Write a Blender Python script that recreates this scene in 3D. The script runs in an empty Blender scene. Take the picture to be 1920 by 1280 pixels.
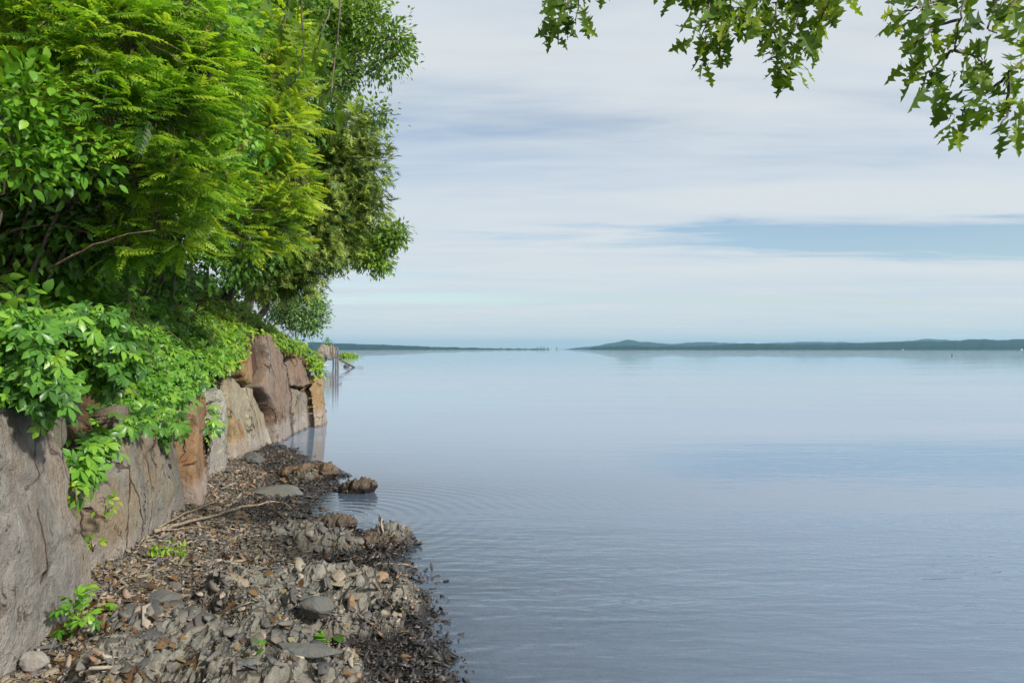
import bpy, math, random
import numpy as np
from mathutils import Vector, noise as mnoise
rnd = random.Random(7)
rg = np.random.default_rng(11)
S = bpy.context.scene
C = S.collection
F = 1387.0            # focal length in photo pixels (photo 1920 wide)
CAM = (0.0, 0.0, 1.6)
HORIZ = 655.0

# ------------------------------------------------------------------ camera
cd = bpy.data.cameras.new('camera'); co = bpy.data.objects.new('camera', cd); C.objects.link(co)
cd.sensor_width = 36.0; cd.lens = 36.0 * F / 1920.0; cd.shift_y = 15.0 / 1920.0
cd.clip_start = 0.05; cd.clip_end = 60000
co.location = CAM; co.rotation_euler = (math.radians(90), 0, 0)
S.camera = co

# ------------------------------------------------------------------ world, sun, exposure
SUN_EL, SUN_AZ = math.radians(33), math.radians(127)   # azimuth clockwise from +Y (view direction): behind, to the right
W = bpy.data.worlds.new('World'); S.world = W; W.use_nodes = True
wt = W.node_tree; wt.nodes.clear()
def NN(t, typ, **kw):
    n = t.nodes.new(typ)
    for k, v in kw.items(): setattr(n, k, v)
    return n
def MA(t, op, a, b=None, c=None, clamp=False):
    n = t.nodes.new('ShaderNodeMath'); n.operation = op; n.use_clamp = clamp
    for i, v in enumerate((a, b, c)):
        if v is None: continue
        if isinstance(v, (int, float)): n.inputs[i].default_value = v
        else: t.links.new(v, n.inputs[i])
    return n.outputs[0]
def MIXC(t, fac, a, b, mode='MIX'):
    n = t.nodes.new('ShaderNodeMix'); n.data_type = 'RGBA'; n.blend_type = mode
    for i, v in ((0, fac), (6, a), (7, b)):
        if isinstance(v, (int, float)): n.inputs[i].default_value = v
        elif isinstance(v, tuple): n.inputs[i].default_value = v if len(v) == 4 else (*v, 1)
        else: t.links.new(v, n.inputs[i])
    return n.outputs[2]
def NOISE(t, vec, scale, detail=3, rough=.5, dist=0.0, out=0):
    n = t.nodes.new('ShaderNodeTexNoise'); n.inputs['Scale'].default_value = scale
    n.inputs['Detail'].default_value = detail; n.inputs['Roughness'].default_value = rough; n.inputs['Distortion'].default_value = dist
    if vec is not None: t.links.new(vec, n.inputs['Vector'])
    return n.outputs[out]
def MAPR(t, v, a, b, c=0.0, d=1.0, smooth=True):
    n = t.nodes.new('ShaderNodeMapRange'); n.interpolation_type = 'SMOOTHSTEP' if smooth else 'LINEAR'
    t.links.new(v, n.inputs[0])
    for i, x in enumerate((a, b, c, d)): n.inputs[i + 1].default_value = x
    return n.outputs[0]
def MAPPING(t, vec, loc=(0, 0, 0), rot=(0, 0, 0), sc=(1, 1, 1)):
    n = t.nodes.new('ShaderNodeMapping'); t.links.new(vec, n.inputs[0])
    n.inputs[1].default_value = loc; n.inputs[2].default_value = rot; n.inputs[3].default_value = sc
    return n.outputs[0]
def RAMP(t, fac, stops):
    n = t.nodes.new('ShaderNodeValToRGB'); t.links.new(fac, n.inputs[0]); e = n.color_ramp.elements
    while len(e) < len(stops): e.new(.5)
    for q, (p, c) in zip(e, stops): q.position = p; q.color = (*c, 1)
    return n.outputs[0]

sky = NN(wt, 'ShaderNodeTexSky'); sky.sky_type = 'NISHITA'; sky.sun_disc = False
sky.sun_elevation = SUN_EL; sky.sun_rotation = SUN_AZ; sky.air_density = 1.0; sky.dust_density = .4; sky.ozone_density = 2.0
tc = NN(wt, 'ShaderNodeTexCoord'); sx = NN(wt, 'ShaderNodeSeparateXYZ'); wt.links.new(tc.outputs['Generated'], sx.inputs[0])
zz = MA(wt, 'ADD', MA(wt, 'MAXIMUM', sx.outputs[2], 0.0), 0.035)
cu = MA(wt, 'DIVIDE', sx.outputs[0], zz); cv = MA(wt, 'DIVIDE', sx.outputs[1], zz)
cb = NN(wt, 'ShaderNodeCombineXYZ'); wt.links.new(cu, cb.inputs[0]); wt.links.new(cv, cb.inputs[1])
plane = cb.outputs[0]
big = NOISE(wt, MAPPING(wt, plane, (3.1, 1.7, 0), (0, 0, .22), (.28, .62, 1)), 1.0, 5, .55, .4)
fine = NOISE(wt, MAPPING(wt, plane, (0, 0, 0), (0, 0, .3), (.8, 2.6, 1)), 1.0, 6, .6, .6)
cover = MAPR(wt, MA(wt, 'ADD', big, MA(wt, 'MULTIPLY', MA(wt, 'SUBTRACT', fine, .5), .22)), .16, .50)
# openings in the cloud sheet (in cloud-plane coordinates)
def gap(cx, cy, rx, ry, amp):
    wob = MA(wt, 'MULTIPLY', MA(wt, 'SUBTRACT', fine, .5), 1.6)
    dx = MA(wt, 'DIVIDE', MA(wt, 'SUBTRACT', cu, cx), rx); dy = MA(wt, 'DIVIDE', MA(wt, 'SUBTRACT', cv, cy), ry)
    r = MA(wt, 'ADD', MA(wt, 'SQRT', MA(wt, 'ADD', MA(wt, 'MULTIPLY', dx, dx), MA(wt, 'MULTIPLY', dy, dy))), wob)
    return MA(wt, 'MULTIPLY', MAPR(wt, r, .35, 1.25, 1, 0), amp)
holes = MA(wt, 'ADD', gap(4.4, 5.3, 3.8, .85, 1.7), gap(.5, 9.6, 6.5, .9, .5))
cover = MA(wt, 'SUBTRACT', cover, holes, clamp=True)
cover = MA(wt, 'ADD', MA(wt, 'MULTIPLY', cover, .84), .12)
thick = NOISE(wt, MAPPING(wt, plane, (7, 2, 0), (0, 0, .15), (.35, 1.1, 1)), 1.0, 5, .55, .5)
ccol = MIXC(wt, MAPR(wt, thick, .32, .68), (.372, .408, .446), (.412, .436, .448))
SKY_STR = .072
skyc = NN(wt, 'ShaderNodeVectorMath', operation='SCALE'); wt.links.new(sky.outputs[0], skyc.inputs[0]); skyc.inputs['Scale'].default_value = SKY_STR
allsky = MIXC(wt, cover, skyc.outputs[0], ccol)
bg = NN(wt, 'ShaderNodeBackground'); wt.links.new(allsky, bg.inputs[0]); bg.inputs[1].default_value = 1.0
wo = NN(wt, 'ShaderNodeOutputWorld'); wt.links.new(bg.outputs[0], wo.inputs[0])

sd = bpy.data.lights.new('sun', 'SUN'); sd.energy = 3.2; sd.angle = math.radians(5); sd.color = (1, .95, .86)
so = bpy.data.objects.new('sun', sd); C.objects.link(so)
sdir = Vector((math.sin(SUN_AZ) * math.cos(SUN_EL), math.cos(SUN_AZ) * math.cos(SUN_EL), math.sin(SUN_EL)))
so.rotation_euler = sdir.to_track_quat('Z', 'Y').to_euler(); so.location = (20, -20, 30)
vs = S.view_settings; vs.view_transform = 'Standard'; vs.look = 'None'; vs.exposure = .85; vs.gamma = 1; vs.use_curve_mapping = False
S.cycles.use_denoising = True
S.cycles.max_bounces = 8; S.cycles.diffuse_bounces = 3; S.cycles.glossy_bounces = 3; S.cycles.transmission_bounces = 4
S.cycles.transparent_max_bounces = 8; S.cycles.volume_bounces = 0; S.cycles.sample_clamp_indirect = 6; S.cycles.caustics_reflective = False; S.cycles.caustics_refractive = False

# ------------------------------------------------------------------ helpers
def at(px, py, Y): return np.array(((px - 960) / F * Y, Y, 1.6 - (py - HORIZ) / F * Y))
def proj(p): return 960 + F * p[..., 0] / p[..., 1], HORIZ - F * (p[..., 2] - 1.6) / p[..., 1]

def _hash(i, j, k, seed):
    n = (i.astype(np.int64) * 374761393 + j.astype(np.int64) * 668265263 + k.astype(np.int64) * 2147483647 + seed * 974634777) & 0x7fffffff
    n = ((n ^ (n >> 13)) * 1274126177) & 0x7fffffff
    n = ((n ^ (n >> 15)) * 1103515245 + 12345) & 0x7fffffff
    return (n ^ (n >> 11)) / 0x7fffffff
def vn(x, y, z=None, seed=0):
    x = np.asarray(x, float); y = np.asarray(y, float); z = np.zeros_like(x) if z is None else np.asarray(z, float)
    i, j, k = np.floor(x), np.floor(y), np.floor(z)
    u, v, w = x - i, y - j, z - k
    u, v, w = (t * t * t * (t * (t * 6 - 15) + 10) for t in (u, v, w))
    r = 0
    for a in (0, 1):
        for b in (0, 1):
            for c in (0, 1):
                r = r + _hash(i + a, j + b, k + c, seed) * (u if a else 1 - u) * (v if b else 1 - v) * (w if c else 1 - w)
    return r * 2 - 1
def fbm(x, y, z=None, o=4, seed=0, g=.5):
    r = 0; a = 1.0; f = 1.0
    x = np.asarray(x, float); y = np.asarray(y, float)
    for q in range(o):
        r = r + a * vn(x * f, y * f, None if z is None else np.asarray(z) * f, seed + q * 17); a *= g; f *= 2.03
    return r
def sst(a, b, x): t = np.clip((x - a) / (b - a), 0, 1); return t * t * (3 - 2 * t)

def link(name, me, parent=None):
    o = bpy.data.objects.new(name, me); C.objects.link(o)
    if parent is not None: o.parent = parent
    return o
def tag(o, label=None, cat=None, group=None, kind=None):
    if label: o['label'] = label
    if cat: o['category'] = cat
    if group: o['group'] = group
    if kind: o['kind'] = kind
    return o
def empty(name, loc, label, cat, group=None):
    o = bpy.data.objects.new(name, None); C.objects.link(o); o.location = loc; o.empty_display_size = .1
    return tag(o, label, cat, group)
def mesh_np(name, V, loops, starts, totals, mat=None, attrs=None, smooth=False):
    me = bpy.data.meshes.new(name)
    V = np.ascontiguousarray(V, np.float32)
    me.vertices.add(len(V)); me.vertices.foreach_set('co', V.ravel())
    me.loops.add(len(loops)); me.loops.foreach_set('vertex_index', np.ascontiguousarray(loops, np.int32))
    me.polygons.add(len(starts)); me.polygons.foreach_set('loop_start', np.ascontiguousarray(starts, np.int32))
    if smooth: me.polygons.foreach_set('use_smooth', np.ones(len(starts), bool))
    if attrs:
        for k, v in attrs.items():
            a = me.attributes.new(k, 'FLOAT', 'POINT'); a.data.foreach_set('value', np.ascontiguousarray(v, np.float32))
    me.update(calc_edges=True)
    if mat: me.materials.append(mat)
    return me
class Tpl:
    """small template: verts and polygons"""
    def __init__(s, V, P):
        s.V = np.array(V, float); s.L = np.array([i for p in P for i in p]); s.T = np.array([len(p) for p in P]); s.S = np.concatenate(([0], np.cumsum(s.T)[:-1]))
    def mesh(s, name, mat, scale=1.0, smooth=False): return mesh_np(name, s.V * scale, s.L, s.S, s.T, mat, None, smooth)
class Acc:
    """gathers instances of templates (and raw meshes) into ONE mesh"""
    def __init__(s): s.V = []; s.L = []; s.T = []; s.A = []; s.n = 0
    def raw(s, V, L, T, tint):
        s.V.append(np.asarray(V)); s.L.append(np.asarray(L) + s.n); s.T.append(np.asarray(T)); s.A.append(np.full(len(V), tint) if np.isscalar(tint) else tint); s.n += len(V)
    def inst(s, tpl, P, R, sc, tint):
        P = np.asarray(P); n = len(P)
        if n == 0: return
        sc = np.broadcast_to(np.asarray(sc, float), (n,)) if np.ndim(sc) < 2 else sc
        V0 = tpl.V[None] * (sc[:, None, None] if sc.ndim == 1 else sc[:, None, :])
        V = np.einsum('nij,nkj->nki', R, V0) + P[:, None, :]
        m = len(tpl.V)
        L = (tpl.L[None] + (np.arange(n) * m)[:, None]).ravel()
        s.raw(V.reshape(-1, 3), L, np.tile(tpl.T, n), np.repeat(np.broadcast_to(tint, (n,)), m))
    def mesh(s, name, mat, smooth=False, origin=(0, 0, 0)):
        V = np.concatenate(s.V) - np.array(origin); L = np.concatenate(s.L); T = np.concatenate(s.T)
        return mesh_np(name, V, L, np.concatenate(([0], np.cumsum(T)[:-1])), T, mat, {'tint': np.concatenate(s.A)}, smooth)
def norm(v): return v / np.maximum(np.linalg.norm(v, axis=-1, keepdims=True), 1e-9)
def frames(d, n):
    """rotation matrices: local y along d, local z close to n"""
    d = norm(np.asarray(d, float)); x = norm(np.cross(d, n)); z = np.cross(x, d)
    return np.stack((x, d, z), axis=-1)
def rvec(n, s=1.0): return rg.normal(size=(n, 3)) * s
def tube(pts, rad, k=6):
    pts = np.asarray(pts, float); n = len(pts); rad = np.broadcast_to(np.asarray(rad, float), (n,))
    t = norm(np.gradient(pts, axis=0)); up = np.array((.13, .37, .92)); a = norm(np.cross(t, up)); b = np.cross(t, a)
    th = np.arange(k) / k * 2 * math.pi
    V = pts[:, None] + rad[:, None, None] * (np.cos(th)[None, :, None] * a[:, None] + np.sin(th)[None, :, None] * b[:, None])
    L = []; T = []
    for i in range(n - 1):
        for j in range(k):
            L += [i * k + j, i * k + (j + 1) % k, (i + 1) * k + (j + 1) % k, (i + 1) * k + j]; T.append(4)
    L += list(range(k))[::-1]; T.append(k); L += [(n - 1) * k + j for j in range(k)]; T.append(k)
    return V.reshape(-1, 3), np.array(L), np.array(T)
def curve3(a, b, bend, n=7, wob=0.0):
    a = np.asarray(a, float); b = np.asarray(b, float); t = np.linspace(0, 1, n)[:, None]
    p = a + (b - a) * t + np.asarray(bend) * (4 * t * (1 - t))
    if wob: p[1:-1] += rg.normal(size=(n - 2, 3)) * wob
    return p
def tube_obj(name, pts, rad, mat, parent=None, k=7, origin=None):
    o0 = np.zeros(3) if origin is None else np.asarray(origin, float)
    V, L, T = tube(pts, rad, k)
    me = mesh_np(name, V - o0, L, np.concatenate(([0], np.cumsum(T)[:-1])), T, mat, None, True)
    return link(name, me, parent)

# ------------------------------------------------------------------ materials
def newmat(name):
    m = bpy.data.materials.new(name); m.use_nodes = True; t = m.node_tree; t.nodes.clear()
    o = t.nodes.new('ShaderNodeOutputMaterial'); return m, t, o
def BSDF(t, col, rough, nrm=None, spec=.5):
    b = t.nodes.new('ShaderNodeBsdfPrincipled')
    for k, v in (('Base Color', col), ('Roughness', rough), ('Specular IOR Level', spec)):
        if isinstance(v, tuple): b.inputs[k].default_value = (*v, 1)
        elif isinstance(v, (int, float)): b.inputs[k].default_value = v
        else: t.links.new(v, b.inputs[k])
    if nrm is not None: t.links.new(nrm, b.inputs['Normal'])
    return b.outputs[0]
def BUMP(t, h, strength, dist, nrm=None):
    b = t.nodes.new('ShaderNodeBump'); b.inputs['Strength'].default_value = strength; b.inputs['Distance'].default_value = dist
    t.links.new(h, b.inputs['Height'])
    if nrm is not None: t.links.new(nrm, b.inputs['Normal'])
    return b.outputs[0]
def tintval(t):
    a = NN(t, 'ShaderNodeAttribute'); a.attribute_name = 'tint'; oi = NN(t, 'ShaderNodeObjectInfo')
    return MA(t, 'FRACT', MA(t, 'ADD', a.outputs['Fac'], oi.outputs['Random']))
def leaf_mat(name, stops, trans=.42, rough=.42, tcol=(1.25, 1.2, .5), spec=.45):
    m, t, o = newmat(name)
    v = tintval(t); c = RAMP(t, v, stops)
    g = NN(t, 'ShaderNodeNewGeometry')
    n1 = NOISE(t, g.outputs['Position'], 9, 3)
    c = MIXC(t, MAPR(t, n1, .3, .7, 0, .35), c, MIXC(t, 1.0, c, (.62, .72, .6), 'MULTIPLY'))
    b = BSDF(t, c, rough, None, spec)
    tr = NN(t, 'ShaderNodeBsdfTranslucent'); t.links.new(MIXC(t, 1.0, c, tcol, 'MULTIPLY'), tr.inputs[0])
    mx = NN(t, 'ShaderNodeMixShader'); mx.inputs[0].default_value = trans
    t.links.new(b, mx.inputs[1]); t.links.new(tr.outputs[0], mx.inputs[2]); t.links.new(mx.outputs[0], o.inputs[0])
    return m
def bark_mat(name, c1, c2, sc=14):
    m, t, o = newmat(name); g = NN(t, 'ShaderNodeNewGeometry')
    n = NOISE(t, MAPPING(t, g.outputs['Position'], sc=(1, 1, .35)), sc, 5, .6)
    c = MIXC(t, MAPR(t, n, .3, .7), c1, c2)
    t.links.new(BSDF(t, c, .85, BUMP(t, n, .7, .02)), o.inputs[0]); return m
def rock_mat(name, base, pale, rust, rust_amt, seed, streak=(0, 0, 0), wet=False, lichen=0.0):
    m, t, o = newmat(name); g = NN(t, 'ShaderNodeNewGeometry'); oi = NN(t, 'ShaderNodeObjectInfo')
    off = NN(t, 'ShaderNodeVectorMath', operation='ADD'); t.links.new(g.outputs['Position'], off.inputs[0])
    off.inputs[1].default_value = (seed * 3.7, seed * 1.9, seed * .77); P = off.outputs[0]
    wv = NN(t, 'ShaderNodeVectorMath', operation='SCALE'); wn = NOISE(t, P, 1.8, 4, .6, 0, 1); t.links.new(wn, wv.inputs[0]); wv.inputs['Scale'].default_value = .35
    ad = NN(t, 'ShaderNodeVectorMath', operation='ADD'); t.links.new(P, ad.inputs[0]); t.links.new(wv.outputs[0], ad.inputs[1]); PW = ad.outputs[0]
    lay = NOISE(t, MAPPING(t, PW, rot=streak, sc=(1.5, 1.5, 1.2)), 2.6, 8, .68, .4)
    lay2 = NOISE(t, MAPPING(t, P, rot=streak, sc=(1.8, 1.8, 1.3)), 9, 6, .7, .4)
    c = MIXC(t, MAPR(t, lay, .28, .7), base, pale)
    c = MIXC(t, MA(t, 'MULTIPLY', MAPR(t, NOISE(t, MAPPING(t, PW, (9, 4, 2), streak, (1.2, 1.2, .4)), 1.9, 6, .62), .5 - .12 * rust_amt, .66), min(1.0, rust_amt)), c, rust)
    c = MIXC(t, MAPR(t, lay2, .35, .75, 0, .55), c, MIXC(t, 1.0, c, (.55, .52, .5), 'MULTIPLY'))
    pit = MAPR(t, NOISE(t, MAPPING(t, PW, rot=streak, sc=(1.4, 1.4, .8)), 13, 5, .7), .60, .68); c = MIXC(t, MA(t, 'MULTIPLY', pit, .7), c, (.08, .05, .035)); dirt = MAPR(t, NOISE(t, P, 3.1, 5, .62), .5, .72); c = MIXC(t, MA(t, 'MULTIPLY', dirt, .55), c, MIXC(t, 1.0, c, (.50, .45, .38), 'MULTIPLY')); spk = NOISE(t, P, 55, 4, .7); c = MIXC(t, MAPR(t, spk, .35, .7, 0, .4), c, MIXC(t, 1.0, c, (1.35, 1.33, 1.3), 'MULTIPLY'))
    if lichen: c = MIXC(t, MAPR(t, NOISE(t, P, 6, 5, .7), .62, .72, 0, lichen), c, (.33, .31, .04))
    # dark hairline cracks
    vo = NN(t, 'ShaderNodeTexVoronoi'); vo.feature = 'DISTANCE_TO_EDGE'; vo.inputs['Scale'].default_value = 1.7
    t.links.new(MAPPING(t, PW, rot=streak, sc=(1.5, 1.5, .55)), vo.inputs['Vector'])
    gate = MAPR(t, NOISE(t, P, 2.3, 3), .44, .56)
    crack = MA(t, 'MULTIPLY', MAPR(t, vo.outputs[0], .006, .03, 1, 0), gate)
    c = MIXC(t, MA(t, 'MULTIPLY', crack, .8), c, (.07, .03, .02))
    # bleached wash line low on the stones, darker damp line right at the water
    sp = NN(t, 'ShaderNodeSeparateXYZ'); t.links.new(g.outputs['Position'], sp.inputs[0])
    zz = MA(t, 'ADD', sp.outputs[2], MA(t, 'MULTIPLY', MA(t, 'SUBTRACT', NOISE(t, P, 5, 4, .6), .5), .22))
    c = MIXC(t, MAPR(t, zz, .26, .40, .6, 0), c, (.37, .33, .305))
    wetm = MAPR(t, zz, .0, .05, 1, 0)
    c = MIXC(t, wetm, c, MIXC(t, 1.0, c, (.33, .3, .28), 'MULTIPLY'))
    h = MA(t, 'ADD', MA(t, 'MULTIPLY', lay2, 1.0), MA(t, 'ADD', MA(t, 'MULTIPLY', lay, 1.6), MA(t, 'ADD', MA(t, 'MULTIPLY', spk, .25), MA(t, 'ADD', MA(t, 'MULTIPLY', crack, -1.4), MA(t, 'MULTIPLY', pit, -.5)))))
    t.links.new(BSDF(t, c, MA(t, 'SUBTRACT', .82, MA(t, 'MULTIPLY', wetm, .5)), BUMP(t, MA(t, 'ADD', h, MA(t, 'MULTIPLY', NOISE(t, P, 150, 3, .7), .22)), 1.0, .045), .4), o.inputs[0]); return m
def shale_mat(name, stops, wetz=.07, bump=.012):
    """loose shale and ledges: colour per piece, wet and dark at the water's edge"""
    m, t, o = newmat(name); g = NN(t, 'ShaderNodeNewGeometry'); P = g.outputs['Position']
    c = RAMP(t, tintval(t), stops)
    n = NOISE(t, P, 38, 5, .65); n2 = NOISE(t, P, 7, 4, .6)
    c = MIXC(t, MAPR(t, n, .3, .72, 0, .7), c, MIXC(t, 1.0, c, (1.5, 1.42, 1.25), 'MULTIPLY'))
    c = MIXC(t, MAPR(t, n2, .5, .7, 0, .35), c, (.17, .11, .06))
    sp = NN(t, 'ShaderNodeSeparateXYZ'); t.links.new(P, sp.inputs[0])
    zz = MA(t, 'ADD', sp.outputs[2], MA(t, 'MULTIPLY', MA(t, 'SUBTRACT', NOISE(t, P, 3, 4, .6), .5), .12))
    wetm = MAPR(t, zz, wetz * .45, wetz, 1, 0)
    c = MIXC(t, MA(t, 'MULTIPLY', wetm, MAPR(t, zz, -.06, -.01, .35, 1)), c, MIXC(t, 1.0, c, (.22, .22, .25), 'MULTIPLY'))
    t.links.new(BSDF(t, c, MA(t, 'SUBTRACT', .8, MA(t, 'MULTIPLY', wetm, .68)), BUMP(t, n, .7, bump), .5), o.inputs[0]); return m

BARK = bark_mat('bark', (.055, .042, .032), (.16, .125, .095))
BARKD = bark_mat('dark_bark', (.025, .018, .013), (.07, .052, .038))
TWIG = bark_mat('twig_bark', (.10, .07, .045), (.24, .17, .11), 30)
DRIFT = bark_mat('driftwood_bark', (.13, .095, .065), (.34, .27, .19), 40)
M_CREEP = leaf_mat('creeper_leaf', [(0, (0.041, 0.119, 0.020)), (.35, (0.087, 0.238, 0.030)), (.7, (0.146, 0.348, 0.036)), (1, (0.253, 0.458, 0.041))], .35, .36)
M_LIME = leaf_mat('lime_vine_leaf', [(0, (0.105, 0.217, 0.024)), (.5, (0.238, 0.418, 0.034)), (.85, (0.370, 0.520, 0.041)), (1, (0.446, 0.434, 0.083))], .42, .45)
M_BROAD = leaf_mat('broad_leaf', [(0, (0.055, 0.169, 0.019)), (.5, (0.136, 0.338, 0.029)), (1, (0.292, 0.524, 0.049))], .40, .38)
M_FROND = leaf_mat('frond_leaf', [(0, (.035, .10, .022)), (.18, (0.098, 0.235, 0.028)), (.5, (0.242, 0.460, 0.037)), (1, (0.43, 0.57, 0.050))], .55, .5)
M_YFROND = leaf_mat('yellow_frond_leaf', [(0, (0.124, 0.259, 0.032)), (.5, (0.301, 0.483, 0.043)), (1, (0.549, 0.638, 0.066))], .55, .5)
M_CEDAR = leaf_mat('cedar_leaf', [(0, (0.066, 0.129, 0.025)), (.5, (0.155, 0.245, 0.043)), (1, (0.298, 0.373, 0.064))], .2, .6)
M_TREE = leaf_mat('tree_leaf', [(0, (0.075, 0.164, 0.029)), (.5, (0.186, 0.328, 0.046)), (1, (0.350, 0.480, 0.064))], .42, .45)
M_DARK = leaf_mat('woodland_leaf', [(0, (0.034, 0.102, 0.016)), (.6, (0.087, 0.205, 0.023)), (1, (0.173, 0.333, 0.035))], .3, .5)
M_BUSH = leaf_mat('far_bush_leaf', [(0, (0.064, 0.155, 0.051)), (.5, (0.137, 0.273, 0.082)), (1, (0.218, 0.364, 0.091))], .3, .5)
M_OAK = leaf_mat('oak_leaf', [(0, (0.056, 0.114, 0.013)), (.5, (0.111, 0.205, 0.020)), (.85, (0.190, 0.289, 0.022)), (1, (0.300, 0.366, 0.028))], .45, .6, spec=.3)
M_DRY = leaf_mat('dry_leaf', [(0, (0.079, 0.040, 0.019)), (.5, (0.165, 0.093, 0.038)), (.85, (0.217, 0.153, 0.073)), (1, (0.217, 0.209, 0.103))], .15, .7, (1.1, .9, .6), .25)
M_PAN = leaf_mat('panicle', [(0, (.22, .22, .05)), (.6, (.34, .27, .09)), (1, (.40, .30, .15))], .3, .7, (1.1, 1, .6))

# ------------------------------------------------------------------ plan of the place
WY = np.array([0, 2.0, 3.15, 4.07, 5.63, 7.9, 10.1, 12, 13.9, 15.6, 16.4, 17.2, 19])
WX = np.array([-1.75, -1.85, -2.02, -2.36, -2.70, -3.20, -3.82, -4.0, -4.05, -4.05, -4.07, -4.5, -6.4])
ZTY = np.array([0, 3, 4.5, 6, 7.5, 9, 10.5, 12.5, 14.5, 16.4, 18, 22, 60])
ZTZ = np.array([1.2, 1.22, 1.12, 1.15, 1.3, 1.55, 1.9, 2.02, 1.85, 1.45, 1.0, .8, .6])
BAT = .13
def wx(Y): return np.where(Y > 19, -6.4 - (Y - 19) * .235, np.interp(Y, WY, WX))
def ztop(Y): return np.interp(Y, ZTY, ZTZ)
def bankz(x, Y):
    d = (wx(Y) - BAT * ztop(Y)) - x
    rise = 2.9 * sst(0.1, 5.0, d) + .55 * sst(0.0, 1.4, d) + .10 * np.clip(d - 5, 0, 14)
    return ztop(Y) - .12 + rise * np.interp(Y, (0, 10, 17, 30, 60), (1, 1, .85, .6, .25)) + .10 * fbm(x * 1.3, Y * 1.3, seed=3) * sst(0, .5, d)
def hit(px, py, y0=2.3, y1=22.0, back=.0):
    """where the view ray through a photo pixel meets the wall face or the bank"""
    px = np.atleast_1d(np.asarray(px, float)); py = np.atleast_1d(np.asarray(py, float))
    Ys = np.arange(y0, y1, .03); dx = (px - 960) / F; dz = -(py - HORIZ) / F
    X = dx[:, None] * Ys; Z = 1.6 + dz[:, None] * Ys; YY = np.broadcast_to(Ys, X.shape)
    inside = (X < wx(YY) - BAT * np.minimum(Z, ztop(YY)) - back) & (Z < bankz(X, YY))
    k = np.argmax(inside, axis=1); ok = inside.any(axis=1)
    Yh = Ys[k]; return np.stack((dx * Yh, Yh, 1.6 + dz * Yh), -1), ok
def wall_hit(px, py):
    """the same for the wall's face only, carried on above its top"""
    px = np.atleast_1d(np.asarray(px, float)); py = np.atleast_1d(np.asarray(py, float))
    Ys = np.arange(1.5, 19, .01); dx = (px - 960) / F; dz = -(py - HORIZ) / F
    X = dx[:, None] * Ys; Z = 1.6 + dz[:, None] * Ys; YY = np.broadcast_to(Ys, X.shape)
    gapd = X - (wx(YY) - BAT * Z) + np.where(YY > 16.3, 9.0, 0.0)
    k = np.where((gapd < 0).any(axis=1), np.argmax(gapd < 0, axis=1), np.argmin(gapd, axis=1)); Yh = Ys[k]
    return np.stack((dx * Yh, Yh, 1.6 + dz * Yh), -1)

LY = np.array([-2, 0, 2.2, 3.55, 3.86, 4.48, 5.2, 5.9, 6.25, 6.6, 7.2, 7.8, 8.6, 9.6, 10.6, 11.6, 12.6, 14])
LX = np.array([.72, .42, -.12, -.39, -.42, -.58, -.79, -1.0, -1.08, -1.58, -2.12, -2.15, -2.1, -2.55, -2.95, -3.6, -4.1, -4.3])
LEDGE = [(-1.22, 4.42, .60, .54, .17), (-1.32, 3.40, .66, .46, .14), (-1.55, 5.80, .42, .32, .11), (-1.78, 3.75, .34, .30, .06), (-.98, 6.15, .22, .16, .10), (-2.45, 9.3, .40, .5, .07), (-1.4, 2.6, .9, .45, .10), (-.86, 5.2, .16, .14, .05)]
def shorez(x, Y, want=False):
    x = np.asarray(x, float); Y = np.asarray(Y, float)
    d = np.interp(Y, LY, LX) - x + .12 * fbm(x * 2.2, Y * 2.2, seed=5, o=3)
    z = np.where(d > 0, .036 * np.minimum(d, .5) + .145 * np.maximum(d - .5, 0) + .012, .012 + .12 * d)
    z = np.where(d < -3, -.348 + .10 * (d + 3), z); z = np.maximum(z, -3.0)
    near = sst(-.45, .1, d)
    led = np.zeros_like(x)
    for cx, cy, rx, ry, h in LEDGE:
        r = np.sqrt(((x - cx) / rx) ** 2 + ((Y - cy) / ry) ** 2) + .28 * fbm(x * 3.5, Y * 3.5, seed=21, o=3)
        led = np.maximum(led, h * sst(1.15, .55, r))
    z = z + led
    lm = np.clip(led / .08, 0, 1)
    w1 = fbm(x * 1.7, Y * 1.7, seed=31, o=3); a = .35 + .5 * w1
    q = (x * np.cos(a * .35) + Y * np.sin(a * .35) * .35 + .10 * w1) / .042 + 1.3 * vn(x * 6, Y * 3, seed=8)
    saw = 1 - 2 * np.abs(vn(q, Y * 1.2, seed=41)) ** .7
    saw2 = 1 - np.abs(vn(q * 2.3, Y * 2.5, seed=43)) * 2
    lump = fbm(x * 9, Y * 7, seed=51, o=4)
    z = z + near * (lm * (.022 * saw + .014 * saw2 + .032 * lump + .035 * fbm(x * 3.2, Y * 2.6, seed=57, o=2)) + (1 - lm) * .014 * lump)
    if want: return z, lm * near, saw
    return z

# ------------------------------------------------------------------ setting: water, lake bed, shore, bank, hills
def grid_mesh(name, X, Y, Z, mat, attrs=None, smooth=True, keep=None):
    r, c = X.shape; idx = np.arange(r * c).reshape(r, c)
    q = np.stack((idx[:-1, :-1], idx[:-1, 1:], idx[1:, 1:], idx[1:, :-1]), -1).reshape(-1, 4)
    if keep is not None: q = q[keep.ravel()]
    return mesh_np(name, np.stack((X, Y, Z), -1).reshape(-1, 3), q.ravel(), np.arange(len(q)) * 4, np.full(len(q), 4), mat, attrs, smooth)

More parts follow.
